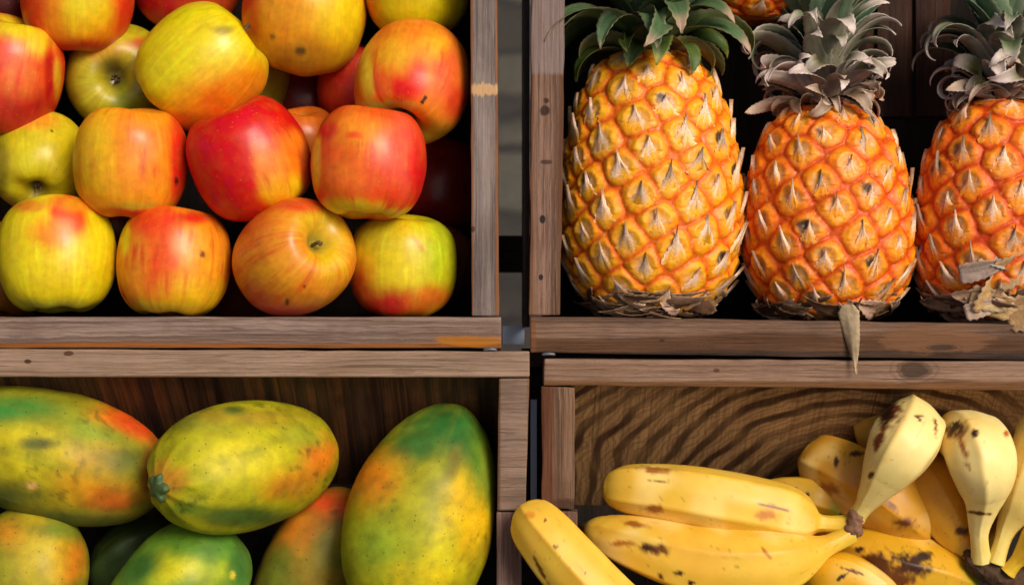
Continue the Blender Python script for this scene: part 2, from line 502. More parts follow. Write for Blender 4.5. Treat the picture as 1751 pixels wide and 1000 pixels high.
# papaya crate
o3 = tuple(P(450, 620, -20))
c3 = empty('wooden_crate', o3)
tag(c3, 'brownish grey wooden crate holding the green and yellow papayas', 'crate', 'open wooden fruit crates on the display')
m = wood('tan_rail', 'x', (168, 142, 122), (126, 102, 84), seed=10, contrast=0.8, stain=0.3,
         band=[('y', Ly(643, o3), 2.5, 3, (92, 58, 30), -1, 0.9)],
         spots=[(L(118, o3), Ly(604, o3), 9, 4, (70, 44, 28), 1), (L(48, o3), Ly(618, o3), 6, 4, (60, 36, 24), 1), (L(690, o3), Ly(634, o3), 20, 7, (120, 96, 84), .6)])
board('front_rail', ((-170, 596), (906, 601), (906, 645), (-170, 645)), -40, 2, m, c3, o3, seed=10)
m = wood('sawn_rail', 'x', (146, 122, 106), (100, 80, 68), seed=11, fine=0.6, contrast=0.7, band=[('x', L(901, o3), 2, 3, (128, 84, 50), 1, 0.7), ('x', L(856, o3), 2, 3, (96, 62, 36), -1, 0.8)])
board('side_rail', ((853, 647), (906, 647), (899, 873), (850, 873)), -40, 0, m, c3, o3, seed=11)
m = wood('purple_grey_rail', 'y', (138, 112, 104), (96, 72, 64), seed=12, contrast=1.0)
board('side_rail', ((849, 875), (890, 875), (896, 1240), (849, 1240)), -46, -4, m, c3, o3, seed=12)
m = wood('tan_rail_lower', 'x', GREY, GREYD, seed=26)
board('front_rail', rect(-170, 1242, 906, 1290), -40, 0, m, c3, o3, seed=13)
m = wood('tan_rail_outer', 'y', GREY, GREYD, seed=27)
board('side_rail', rect(-218, 596, -172, 1290), -40, 0, m, c3, o3, seed=14)
m = wood('streaky_dark_board', 'y', (112, 72, 42), (44, 25, 14), seed=13, fine=0.3, warpk=0.5, wavek=0.15, k=0.95, zk=0.0, stain=0.8, contrast=1.1)
X0, X1 = -172 - 875.5, 858 - 875.5
def slope(cr, o, mat, X0, X1, ytop, ybot, zbot):
    a, b = 500 - ytop, 500 - ybot
    pts = np.array([(X0, b, zbot), (X1, b, zbot), (X1, a, -41), (X0, a, -41), (X0, b + 16, zbot - 14), (X1, b + 16, zbot - 14), (X1, a + 14, -55), (X0, a + 14, -55)], float)
    o_ = slab('back_board', pts, mat, cr, o)
    return o_
slope(c3, o3, m, X0, X1, 646, 860, -330)
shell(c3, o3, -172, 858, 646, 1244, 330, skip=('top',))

# banana crate
o4 = tuple(P(1400, 640, -20))
c4 = empty('wooden_crate', o4)
tag(c4, 'brown wooden crate with a boldly figured back board holding the bananas', 'crate', 'open wooden fruit crates on the display')
m = wood('knotty_rail', 'x', (158, 128, 108), (110, 84, 68), seed=14, contrast=0.85,
         band=[('y', Ly(652, o4), 3.5, 9, (112, 70, 28), -1, 0.85)],
         spots=[(L(1562, o4), Ly(632, o4), 26, 15, (48, 34, 26), 0.95), (L(1225, o4), Ly(633, o4), 6, 4, (60, 40, 30), .9)])
board('front_rail', ((930, 613), (2130, 620), (2130, 672), (929, 658)), -40, 2, m, c4, o4, seed=15)
m = wood('worn_brown_rail', 'y', (138, 108, 86), (84, 60, 44), seed=15,
         band=[('x', L(946, o4), 2.5, 4, (92, 46, 24), -1, 0.9)], spots=[(L(963, o4), Ly(862, o4), 22, 10, (56, 34, 22), .8)])
board('side_rail', ((926, 660), (983, 662), (982, 870), (927, 868)), -40, 0, m, c4, o4, seed=16)
m = wood('purple_brown_rail', 'y', (124, 98, 84), (80, 58, 46), seed=16)
board('side_rail', ((940, 872), (988, 874), (990, 1240), (944, 1240)), -46, -4, m, c4, o4, seed=17)
m = wood('brown_rail_far', 'x', GREY, GREYD, seed=28)
board('front_rail', rect(940, 1242, 2130, 1290), -40, 0, m, c4, o4, seed=18)
m = wood('brown_rail_right', 'y', GREY, GREYD, seed=29)
board('side_rail', rect(2132, 612, 2180, 1290), -40, 0, m, c4, o4, seed=19)
m = wood('figured_board', 'y', (166, 130, 90), (122, 92, 60), seed=17, fine=0.5, stain=0.35, contrast=0.6, ring=20.0, ringc=(L(1500, o4), Ly(1010, o4)), k=1.5, zk=0.0)
slope(c4, o4, m, 975 - 875.5, 2140 - 875.5, 660, 900, -330)
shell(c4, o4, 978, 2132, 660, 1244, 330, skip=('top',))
# zinc clips between the crates
ZN = plain('zinc_plate', (96, 100, 104), 0.5, 0.6)
for cr, o, (x, y), zz in ((c1, o1, (838, 598), -3), (c2, o2, (938, 606), -3)):
    V, F, _, _ = sweep([P(x - 12, y, zz), P(x, y - 1, zz + 2), P(x + 12, y, zz)], [(0, 1), (.1, 3), (.9, 3), (1, 1)], 14, 10)
    mesh_obj('staple', V, F, ZN, cr, o)
# galvanised upright behind the crates
rp = empty('metal_post', (8, -260, -140))
tag(rp, 'blue grey metal post seen through the gap where the four crates meet', 'post')
GV = plain('galvanised_steel', (176, 188, 212), 0.5, 0.1, var=0.1)
for nm, q in (('bracket', (-16, 22, -92, -60)), ('tube', (33, 44, -385, -190))):
    box(nm, q[0], q[1], q[2], q[3], -145 if nm == 'tube' else -170, -120 if nm == 'tube' else -140, GV, rp, (8, -260, -140))

# ------------------------------------------------------------------ apples
APPLE = skin_mat('apple_skin', rough=0.36, spec=0.42, dots=(300, 0.17, lin((240, 190, 90)), 0.25), mottle=0.17, mscale=150, bump=0.06, bscale=500, coat=0.0,
                 dot2=(95, 0.05, lin((90, 50, 15)), 0.7), sss=0.06)
DRY = plain('dried_stem', (92, 72, 40), 0.8, nscale=400, var=0.5, bump=0.6)
prof = np.array([(0.012, .60), (.06, .615), (.11, .66), (.17, .74), (.25, .835), (.35, .905), (.47, .94), (.6, .925), (.715, .85), (.83, .72), (.925, .53), (.98, .28), (1.0, .05),
                 (.988, -.2), (.94, -.44), (.865, -.63), (.76, -.78), (.64, -.875), (.52, -.925), (.41, -.925), (.31, -.88), (.22, -.80), (.14, -.715), (.07, -.68), (.012, -.67)])

def rot_to(axis, spin=0.0):
    a = Vector(axis).normalized()
    q = Vector((0, 0, 1)).rotation_difference(a)
    return np.array((q.to_matrix() @ Matrix.Rotation(spin, 3, 'Z')))

def apple(cx, cy, z, a, b, axis, base, patches, label, seed=0, stem=False, calyx=False, group='apples piled in the left crate', stripes=(215, 50, 20), stp=0.45, lop=0.0, near=True):
    f = (D0 - z) / D0
    a *= f; b *= f
    n, m_ = (100, 208) if near else (50, 64)
    pr = catmull(prof, np.linspace(0, 1, n))
    ph = np.linspace(0, 2 * np.pi, m_, endpoint=False)
    r = np.repeat(pr[:, 0], m_); h = np.repeat(pr[:, 1], m_); p = np.tile(ph, n)
    rng = random.Random(seed)
    low = sstep(0.2, -0.9, h); top = sstep(0.3, 0.95, h)
    lob = np.cos(5 * p + rng.random() * 6)
    rr = r * (1 + 0.016 * lob * low + 0.012 * np.cos(5 * p + 1) * top)
    hh = h + 0.018 * lob * low * sstep(0.1, 0.5, r) + 0.03 * np.cos(2 * p + seed) * top + lop * rr * np.cos(p)
    X = np.stack([rr * np.cos(p), rr * np.sin(p), hh], 1)
    X *= (1 + 0.022 * fbm(X * 1.6 + seed * 7, seed, 2))[:, None]
    X[:, :2] *= a; X[:, 2] *= b
    M = rot_to(axis, rng.random() * 6)
    C = P(cx, cy, z)
    V = X @ M.T + C
    nc = np.stack([np.cos(p) * 3.2, np.sin(p) * 3.2, h * 1.1 + seed * 3], 1)
    col = paint(V, base, patches, nc, seed, 0.30)
    # meridian streaks of blush
    st = fbm(np.stack([np.cos(p) * 11, np.sin(p) * 11, h * 1.6 + seed], 1), seed + 3, 3)
    st2 = fbm(np.stack([np.cos(p) * 2, np.sin(p) * 2, h * 2 + seed], 1), seed + 8, 2)
    w = sstep(-0.05, 0.45, st) * sstep(-0.3, 0.5, st2) * min(1, stp * 1.7) * sstep(0.1, 0.4, r)
    redness = np.clip((col[:, 0] - col[:, 1] * 1.1) * 2.2, 0.05, 1)
    col = col * (1 - (w * redness)[:, None]) + lin(stripes, 0.85) * (w * redness)[:, None]
    st = fbm(np.stack([np.cos(p) * 16, np.sin(p) * 16, h * 2.2 + seed + 9], 1), seed + 13, 3)
    w = sstep(0.1, 0.55, st) * 0.35 * sstep(0.1, 0.4, r)
    col = col * (1 - w[:, None]) + np.minimum(col * np.array([1.12, 1.55, 1.3]) + .01, 1) * w[:, None]
    st = fbm(np.stack([np.cos(p) * 26, np.sin(p) * 26, h * 2.6 + seed + 5], 1), seed + 23, 2)
    col = col * (1 + np.stack([.05 * st, .17 * st, .08 * st], 1) * sstep(0.1, 0.4, r)[:, None])
    # green russet inside both hollows
    hol = sstep(0.30, 0.08, r)
    col = col * (1 - hol[:, None] * 0.75) + np.where(h[:, None] > 0, lin((130, 130, 40)), lin((70, 62, 26))) * hol[:, None] * 0.75
    F = rings(n, m_)
    if stem or calyx:
        t = empty('apple', C)
        mesh_obj('flesh', V, F, APPLE, t, C, col)
        if stem:
            sp = np.array([(0, 0, .58 * b), (.02 * a, 0, .8 * b), (.04 * a, .01 * a, (.8 + stem) / 2 * b), (.07 * a, .02 * a, stem * b)]) @ M.T + C
            V2, F2, _, _ = sweep(sp, [(0, 3.4), (.8, 3.2), (.92, 5.0), (1, 3.6)], 20, 10)
            mesh_obj('stem', V2, F2, DRY, t, C)
        if calyx:
            VV, FF = [], []
            for k in range(6):
                an = k * 1.047 + rng.random() * .4
                d = np.array([math.cos(an), math.sin(an), 0])
                tl = rng.uniform(.75, 1.2)
                sp = np.array([d * .02 * a + [0, 0, -.64 * b], d * .07 * a + [0, 0, -.72 * b], d * .05 * a * tl + [0, 0, -.80 * b * tl]]) @ M.T + C
                v, ff, _, _ = sweep(sp, [(0, 3.0), (.5, 2.6), (1, .5)], 8, 6)
                FF += [tuple(i + len(VV) * 0 + sum(len(q) for q in VV) for i in fc) for fc in ff]; VV.append(v)
            mesh_obj('calyx', np.vstack(VV), FF, DRY, t, C)
    else:
        t = mesh_obj('apple', V, F, APPLE, None, C, col)
    tag(t, label, 'apple', group)
    return t

YE, GY, OR, RO, RD = (232, 204, 18), (186, 178, 28), (240, 134, 18), (226, 66, 20), (204, 14, 18)
YO = (238, 172, 18)
# cx, cy, z, a(radial), b(axial), axis, base, patches, label
apple(132, -6, -170, 96, 92, (.1, .95, .3), OR, [(150, 8, 48, 44, YE, .8), (48, 10, 28, 90, RO, .6), (218, 10, 22, 80, RO, .6), (115, 84, 90, 16, (200, 50, 20), .6)],
      'orange apple with yellow middle and red sides, cut by the top edge left of centre', 1)
apple(322, -36, -265, 92, 88, (.2, .9, .3), (182, 28, 20), [(360, 20, 50, 30, (200, 80, 25), .8)], 'plain deep red apple at the top edge, tucked behind the big yellow one', 2, stp=.2)
apple(520, 26, -190, 106, 96, (.15, .9, .42), (232, 150, 22), [(585, 20, 52, 80, (238, 200, 18), .8), (425, 0, 18, 70, (220, 80, 25), .6), (500, 95, 70, 26, (190, 130, 25), .7), (514, 88, 9, 7, (96, 74, 24), .5), (466, 63, 5, 5, (120, 80, 30), .5)],
      'golden orange apple with small bruises on its lower side, at the top edge', 3, stp=.2)
apple(712, -28, -185, 93, 90, (-.1, .95, .25), (234, 208, 14), [(630, 10, 20, 60, OR, .7)], 'bright yellow apple with an orange left rim in the top right corner of its crate', 4, stp=.1)
apple(8, 130, -150, 98, 102, (.3, .93, .15), RO, [(25, 46, 62, 22, (222, 196, 24), .6), (66, 72, 30, 24, (228, 190, 24), .6), (84, 130, 9, 55, (190, 20, 16), .5), (35, 140, 28, 46, (232, 110, 40), .8), (45, 195, 70, 34, (180, 36, 22), .7), (98, 130, 7, 36, (226, 160, 30), .5)],
      'red streaked apple with a yellow shoulder, cut by the left edge of the photo', 5)
apple(205, 132, -255, 92, 84, (-.1, .14, -.98), (190, 172, 26), [(170, 86, 40, 20, (206, 150, 30), .8), (250, 75, 30, 10, (190, 90, 30), .6), (222, 170, 34, 26, (150, 160, 36), .8), (140, 150, 20, 50, (190, 175, 40), .6), (190, 115, 26, 16, (120, 105, 35), .8)],
      'greenish apple turning its dark blossom end hollow to us, behind the big yellow one', 6, calyx=True, stp=.1)
apple(345, 116, -135, 104, 104, (.74, .64, .06), (228, 206, 14), [(372, 182, 84, 50, (238, 118, 14), .8, 1, .25, -20), (430, 158, 34, 44, (240, 140, 18), .8), (320, 210, 70, 20, (226, 110, 16), .6), (382, 52, 18, 8, (170, 150, 30), .6)],
      'large lemon yellow apple turning orange below, with a stem poking up to the right', 7, stem=1.22, stp=.15)
apple(428, 142, -310, 68, 66, (.2, .9, .3), (160, 148, 34), [(440, 190, 60, 18, (170, 100, 30), .8)], 'shaded olive green apple half hidden behind the large yellow apple with the stem', 8, stp=.1)
apple(616, 150, -295, 74, 76, (.1, .95, .2), (208, 56, 30), [(600, 200, 60, 20, (170, 30, 20), .8)], 'dull red apple half hidden on the left of the mottled apple with two black dots', 9, stp=.1)
apple(706, 141, -90, 99, 99, (-.16, -.80, .58), (240, 132, 26), [(692, 150, 34, 26, (228, 22, 14), .6), (710, 118, 16, 26, (230, 60, 30), .7), (648, 110, 20, 58, (236, 86, 20), .7), (628, 130, 10, 60, (236, 190, 40), .6), (765, 125, 26, 60, (236, 96, 44), .8), (672, 92, 34, 28, (240, 170, 24), .8), (742, 78, 28, 22, (242, 170, 30), .8), (720, 226, 70, 20, (200, 150, 34), .7), (655, 183, 46, 10, (206, 184, 60), .6), (780, 180, 20, 30, (220, 70, 24), .6), (727, 168, 3.6, 3.6, (50, 24, 12), .3, 1, 0), (722, 175, 3.6, 3.6, (50, 24, 12), .3, 1, 0)],
      'mottled red and orange apple with two black dots, against the grey side rail', 10, stem=.8, stp=.5)
apple(68, 278, -170, 84, 80, (-.1, .72, -.68), (208, 188, 24), [(40, 206, 60, 14, (226, 150, 30), .7), (70, 350, 60, 16, (150, 128, 30), .8), (88, 224, 3, 2, (70, 40, 10), .3), (4, 290, 10, 50, (160, 140, 30), .7)],
      'yellow green apple with its blossom end down, wedged on the left above the bottom row', 11, calyx=True, stp=.1)
apple(224, 279, -70, 98, 97, (.04, .99, .1), (240, 150, 20), [(160, 270, 36, 80, (238, 184, 18), .8), (250, 240, 44, 40, (242, 130, 22), .9), (240, 300, 40, 30, (242, 140, 24), .8), (306, 280, 18, 90, (222, 50, 20), .6), (215, 362, 66, 9, (210, 60, 20), .5), (242, 352, 48, 7, (206, 160, 34), .5), (302, 310, 4, 7, (70, 30, 10), .3)],
      'yellow to orange apple just left of the crimson one with a golden patch', 12, stp=.3)
apple(428, 275, -50, 102, 99, (-.40, .90, .12), (212, 18, 8), [(484, 300, 42, 62, (240, 126, 16), .5, 1, .35, -15), (508, 330, 20, 30, (242, 196, 18), .6), (470, 330, 26, 26, (236, 170, 20), .8), (522, 275, 9, 60, (180, 70, 24), .6), (400, 360, 60, 20, (216, 24, 10), .6), (505, 240, 18, 18, (238, 120, 20), .7)],
      'deep crimson apple with a golden patch low on its right side', 13, stripes=(190, 8, 6), stp=.3)
apple(631, 281, -5, 99, 96, (.05, .98, -.1), (232, 74, 18), [(618, 225, 44, 34, (242, 140, 24), .8), (590, 300, 40, 46, (238, 110, 24), .8), (598, 358, 66, 16, (232, 190, 24), .6), (670, 366, 40, 10, (226, 180, 40), .6), (540, 265, 8, 60, (238, 190, 40), .6), (690, 260, 26, 60, (238, 90, 60), .8), (716, 300, 14, 60, (226, 34, 22), .7), (604, 232, 14, 5, (238, 90, 20), .4), (560, 222, 18, 16, (222, 40, 26), .6)],
      'shiny coral red apple in the second row from the bottom, with a yellow underside', 14, stp=.5)
apple(97, 437, -70, 100, 100, (-.03, .99, -.1), (232, 204, 16), [(118, 368, 32, 40, (228, 70, 18), .35, 1, .25), (90, 398, 40, 24, (238, 140, 18), .6), (50, 352, 30, 10, (226, 140, 30), .6), (140, 350, 40, 12, (226, 140, 24), .6), (90, 528, 80, 14, (196, 184, 40), .7)],
      'speckled yellow apple with a red patch on its shoulder, leftmost of the bottom row', 15, stp=.15)
apple(297, 449, -70, 97, 95, (.05, .99, -.08), (238, 138, 22), [(262, 378, 44, 28, (222, 50, 18), .7), (275, 455, 26, 90, (232, 84, 18), .7), (214, 405, 9, 34, (234, 200, 20), .4), (335, 510, 66, 36, (236, 184, 18), .8), (345, 430, 30, 50, (240, 160, 30), .8), (330, 372, 30, 12, (216, 50, 20), .6), (270, 528, 70, 14, (224, 180, 24), .6), (346, 435, 5, 4, (110, 60, 20), .3)],
      'orange apple with broad red stripes, second from the left in the bottom row', 16, stp=.5)
apple(502, 441, -30, 98, 97, (.60, .34, .72), (228, 138, 24), [(566, 428, 30, 44, (222, 184, 24), .8), (540, 380, 40, 30, (216, 170, 26), .8), (440, 500, 50, 40, (218, 90, 24), .8), (500, 350, 70, 12, (216, 80, 24), .7), (430, 380, 34, 40, (232, 110, 30), .8), (480, 535, 60, 14, (208, 60, 24), .8), (470, 470, 40, 30, (230, 150, 26), .8), (491, 516, 4, 7, (90, 45, 18), .4), (521, 490, 2.5, 2.5, (90, 45, 18), .4)],
      'round orange apple with its stem hollow turned to us, third in the bottom row', 17, stem=.86, stp=.35)
apple(688, 455, -100, 93, 88, (.05, .98, .12), (224, 194, 18), [(752, 430, 34, 80, (190, 196, 28), .8), (640, 400, 40, 24, (206, 184, 30), .8), (650, 524, 90, 26, (198, 44, 22), .7), (612, 485, 26, 40, (214, 90, 24), .7), (740, 510, 40, 20, (214, 110, 26), .7), (716, 418, 4, 16, (206, 140, 30), .5, .7, .1, -38)],
      'greenish yellow apple with a red base, rightmost of the bottom row', 18, stp=.3)
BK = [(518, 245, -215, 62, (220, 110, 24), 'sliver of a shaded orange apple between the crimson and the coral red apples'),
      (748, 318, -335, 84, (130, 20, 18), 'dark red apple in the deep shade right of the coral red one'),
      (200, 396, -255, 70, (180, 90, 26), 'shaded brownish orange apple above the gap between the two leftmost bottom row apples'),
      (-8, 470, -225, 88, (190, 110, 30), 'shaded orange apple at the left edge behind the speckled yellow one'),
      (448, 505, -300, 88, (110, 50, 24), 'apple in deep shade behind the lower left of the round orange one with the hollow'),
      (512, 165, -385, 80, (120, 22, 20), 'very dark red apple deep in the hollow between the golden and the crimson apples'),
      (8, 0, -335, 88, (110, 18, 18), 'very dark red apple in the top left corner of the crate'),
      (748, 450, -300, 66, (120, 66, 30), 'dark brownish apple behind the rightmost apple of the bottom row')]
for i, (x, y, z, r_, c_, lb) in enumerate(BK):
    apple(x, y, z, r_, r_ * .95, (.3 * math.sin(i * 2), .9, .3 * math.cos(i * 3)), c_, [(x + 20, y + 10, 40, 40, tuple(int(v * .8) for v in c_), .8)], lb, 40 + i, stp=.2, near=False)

# ------------------------------------------------------------------ pineapples
PINE = skin_mat('pineapple_rind', rough=0.46, spec=0.4, mottle=0.26, mscale=260, bump=0.5, bscale=420)
BRACT = skin_mat('dry_bract', rough=0.6, spec=0.3, mottle=0.3, mscale=700, bump=0.5, bscale=1500)
LEAF = skin_mat('pineapple_leaf', rough=0.5, spec=0.4, mottle=0.22, mscale=160, bump=0.4, bscale=700)
HUSK = skin_mat('dry_husk', rough=0.75, spec=0.25, mottle=0.3, mscale=250, bump=0.6, bscale=800)

class Bag:
    def __init__(s): s.V, s.F, s.C, s.n = [], [], [], 0
    def add(s, V, F, C):
        s.V.append(V); s.C.append(C); s.F += [tuple(i + s.n for i in f) for f in F]; s.n += len(V)
    def build(s, name, mat, parent, o): return mesh_obj(name, np.vstack(s.V), s.F, mat, parent, o, np.vstack(s.C))

def leaf(bag, base, d0, side, length, width, curl, cin, cout, ctip, seed, twist=0.0, channel=0.35, serr=0.10, wp=None, n=26, tipfrac=0.25, curlpow=1.6, th=0.8):
    """blade: starts at base going d0, bends about 'side' by curl (rad), cin = colour of the inner face, cout = of the outer"""
    d = Vector(d0).normalized(); sd = Vector(side).normalized()
    sd = (sd - d * sd.dot(d)).normalized()
    p = Vector(base)
    rng = np.random.RandomState(seed)
    m_ = 9
    s = np.linspace(-1, 1, m_)
    A, B, CA, CB = [], [], [], []
    wob = rng.uniform(-1, 1, 4)
    for i in range(n):
        t = i / (n - 1)
        nrm = sd.cross(d).normalized()
        w = (np.interp(t, [0, .15, .45, .8, .97, 1], [.8, 1, .88, .48, .10, .01]) if wp is None else np.interp(t, wp[0], wp[1])) * width / 2
        ser = serr * width / 2 * (1 if i % 2 else -.3) * (1 - t * .6)
        row_a, row_b = [], []
        for k, sv in enumerate(s):
            ww = w * sv + (np.sign(sv) * ser if abs(sv) > .99 else 0)
            dep = channel * w * (abs(sv) ** 1.7) + wob[0] * 1.2 * math.sin(6 * t + 3 * sv + wob[1] * 3)
            q = p + sd * ww + nrm * dep
            row_a.append(tuple(q)); row_b.append(tuple(q - nrm * th))
        A += row_a; B += row_b
        tip = sstep(1 - tipfrac, 1, np.array([t + wob[2] * .08]))[0]
        edge = np.abs(s) ** 6 * .3
        stre = fbm(np.stack([s * 6, np.full(m_, t * 3.5), np.full(m_, seed * 1.0)], 1), seed, 3) * .5 + .95
        for cc, dst in ((cin, CA), (cout, CB)):
            c = lin(cc)[None] * stre[:, None]
            c = c * (1 - tip) + lin(ctip)[None] * tip
            c = (c * (1 - edge[:, None]) + lin(ctip)[None] * edge[:, None]) * .86
            dst.append(c)
        dth = curl * (((i + 1) / (n - 1)) ** curlpow - t ** curlpow)
        d = Matrix.Rotation(dth, 3, sd) @ d
        if twist:
            sd = Matrix.Rotation(twist / n, 3, d) @ sd
        p = p + d * (length / (n - 1))
    V = np.array(A + B); C = np.vstack(CA + CB)
    o = n * m_
    F = []
    for i in range(n - 1):
        for k in range(m_ - 1):
            a = i * m_ + k
            F.append((a, a + 1, a + m_ + 1, a + m_)); F.append((o + a, o + a + m_, o + a + m_ + 1, o + a + 1))
        for k in (0, m_ - 1):
            a = i * m_ + k
            f = (a, a + m_, o + a + m_, o + a); F.append(f if k == 0 else f[::-1])
    for i in (0, n - 1):
        for k in range(m_ - 1):
            a = i * m_ + k
            f = (a, o + a, o + a + 1, a + 1); F.append(f if i == 0 else f[::-1])
    bag.add(V, F, C)

PPROF = [(0, .02), (0.0, .45), (.012, .56), (.05, .70), (.12, .85), (.22, .955), (.34, 1.0), (.5, .985), (.65, .93), (.78, .83), (.88, .70), (.95, .54), (.99, .36), (1.0, .02)]

def pineapple(cx, ytop, ybot, hw, z, lean, pal, crown, label, seed, n_eyes=112, H=7.2, bw=1.0, prof_=None, husk='rag'):
    rng = random.Random(seed); nr = np.random.RandomState(seed)
    f = (D0 - z) / D0
    Hh = (ybot - ytop) * f; R = hw * f
    C = P(cx, (ytop + ybot) / 2, z)
    base = P(cx, ybot, z)
    Q = np.array(prof_ or PPROF)
    pts = catmull(np.stack([Q[:, 0] * Hh, Q[:, 1] * R], 1), np.linspace(0, 1, 1200))
    pts[:, 1] = np.maximum(pts[:, 1], .5)
    seg = np.linalg.norm(np.diff(pts, axis=0), axis=1)
    sl = np.concatenate([[0], np.cumsum(seg)]); Ls = sl[-1]
    area = np.concatenate([[0], np.cumsum(seg * (pts[1:, 1] + pts[:-1, 1]) / 2)])
    def at_s(s): return np.interp(s, sl, pts[:, 0]), np.interp(s, sl, pts[:, 1])
    # eyes: spiral lattice, equal area
    k = np.arange(n_eyes) + .5
    lat = area[0] + (k / n_eyes) * area[-1]
    es = np.interp(lat, area, sl); eth = (k * math.pi * (3 - math.sqrt(5)) + seed) % (2 * np.pi)
    eth = eth + nr.uniform(-.055, .055, n_eyes)
    es = es + nr.uniform(-5, 5, n_eyes)
    cell = math.sqrt(2 * np.pi * area[-1] / n_eyes)
    nA, nB = 300, 340
    s = np.linspace(Ls * .004, Ls * .996, nA); th = np.linspace(0, 2 * np.pi, nB, endpoint=False)
    SS = np.repeat(s, nB); TH = np.tile(th, nA)
    yy, rr = at_s(SS)
    _, er = at_s(es)
    w0 = np.stack([np.cos(TH) * rr, np.sin(TH) * rr, yy], 1)
    TW = TH + 5.0 * fbm(w0 / 34, seed + 40, 3) / np.maximum(rr, 30); SW = SS + 5.0 * fbm(w0 / 34, seed + 41, 3)
    D1 = np.full(len(SS), 1e9); D2 = np.full(len(SS), 1e9); ID = np.zeros(len(SS), int)
    for i in range(n_eyes):
        dth = (TW - eth[i] + np.pi) % (2 * np.pi) - np.pi
        d = np.sqrt(((rr + er[i]) / 2 * dth) ** 2 + ((SW - es[i]) * 1.0) ** 2)
        nw = d < D1
        D2 = np.where(nw, D1, np.minimum(D2, d)); ID = np.where(nw, i, ID); D1 = np.where(nw, d, D1)
    e = np.clip((D2 - D1) / cell * 1.25, 0, 1)
    du = ((TH - eth[ID] + np.pi) % (2 * np.pi) - np.pi) * rr / cell
    dv = (SS - es[ID]) / cell
    bump = H * (.30 * (1 - (1 - np.minimum(e * 2.2, 1)) ** 2.2) + .95 * np.sqrt(np.clip(1 - (D1 / (.60 * cell)) ** 2, 0, 1)))
    bump += 2.2 * sstep(.42, .1, D1 / cell) * -1 + 2.6 * np.exp(-((D1 / cell - .36) / .09) ** 2) * (dv > -.1)
    wr = np.stack([np.cos(TH) * rr, np.sin(TH) * rr, yy], 1)
    bump += 1.6 * fbm(wr / 11, seed, 3)
    rad = rr + bump
    # local axes: axis along lean (mostly +y), theta measured so that 0 faces out
    ax = Vector(lean).normalized()
    zc = Vector((0, 0, 1)); zc = (zc - ax * zc.dot(ax)).normalized(); xc = ax.cross(zc)
    AX, ZC, XC = np.array(ax), np.array(zc), np.array(xc)
    def pos(y, r, t): return base + AX * y[:, None] + (ZC * np.cos(t)[:, None] + XC * np.sin(t)[:, None]) * r[:, None]
    V = pos(yy, rad, TH)
    # colours
    groove, mid, bright, cen = pal['groove'], pal['mid'], pal['bright'], pal['centre']
    n1 = fbm(wr / 22, seed + 2, 3); n2 = fbm(wr / 7, seed + 4, 3)
    eye_ = sstep(.0, .26, e + n2 * .09) * sstep(.70, .50, D1 / cell + n2 * .05)
    col = lin(groove)[None] * (1 - eye_)[:, None] + lin(mid)[None] * eye_[:, None]
    w = sstep(.22, .6, e + n1 * .3) * eye_; col = col * (1 - w[:, None]) + lin(bright)[None] * w[:, None]
    ecol = nr.uniform(0, 1, n_eyes)[ID]
    cw = sstep(.36, .14, D1 / cell + n2 * .16) * (.25 + .6 * ecol)
    col = col * (1 - cw[:, None]) + lin(cen)[None] * cw[:, None]
    dk = sstep(.80, .9, ecol) * sstep(.26, .12, np.sqrt((du + .1) ** 2 + (dv - .12) ** 2) + n2 * .12)
    col = col * (1 - dk[:, None]) + lin((84, 62, 44))[None] * dk[:, None]
    an = np.arctan2(dv + .08, du)
    fan = sstep(.46, .12, np.sqrt((du * 1.15) ** 2 + (dv + .06) ** 2) + n2 * .12) * sstep(-.05, .4, fbm(np.stack([np.cos(an) * 3.2, np.sin(an) * 3.2, ID * 2.7 + D1 / cell * .8], 1), seed + 60, 2)) * (.35 + .6 * nr.uniform(0, 1, n_eyes)[ID])
    col = col * (1 - fan[:, None]) + lin((222, 178, 140))[None] * fan[:, None]
    wh = sstep(.25, .6, fbm(wr / np.array([3., 3, 9]), seed + 6, 2) + sstep(.4, .1, D1 / cell) * .35 - .2) * .55
    col = col * (1 - wh[:, None]) + lin((232, 196, 160))[None] * wh[:, None]
    t = empty('pineapple', C)
    tag(t, label, 'pineapple', 'pineapples standing side by side in the right crate')
    mesh_obj('body', V, rings(nA, nB), PINE, t, C, col * .84)
    # bracts: papery scale on every eye, tip towards the crown
    bag = Bag()
    m_, n_ = 9, 12
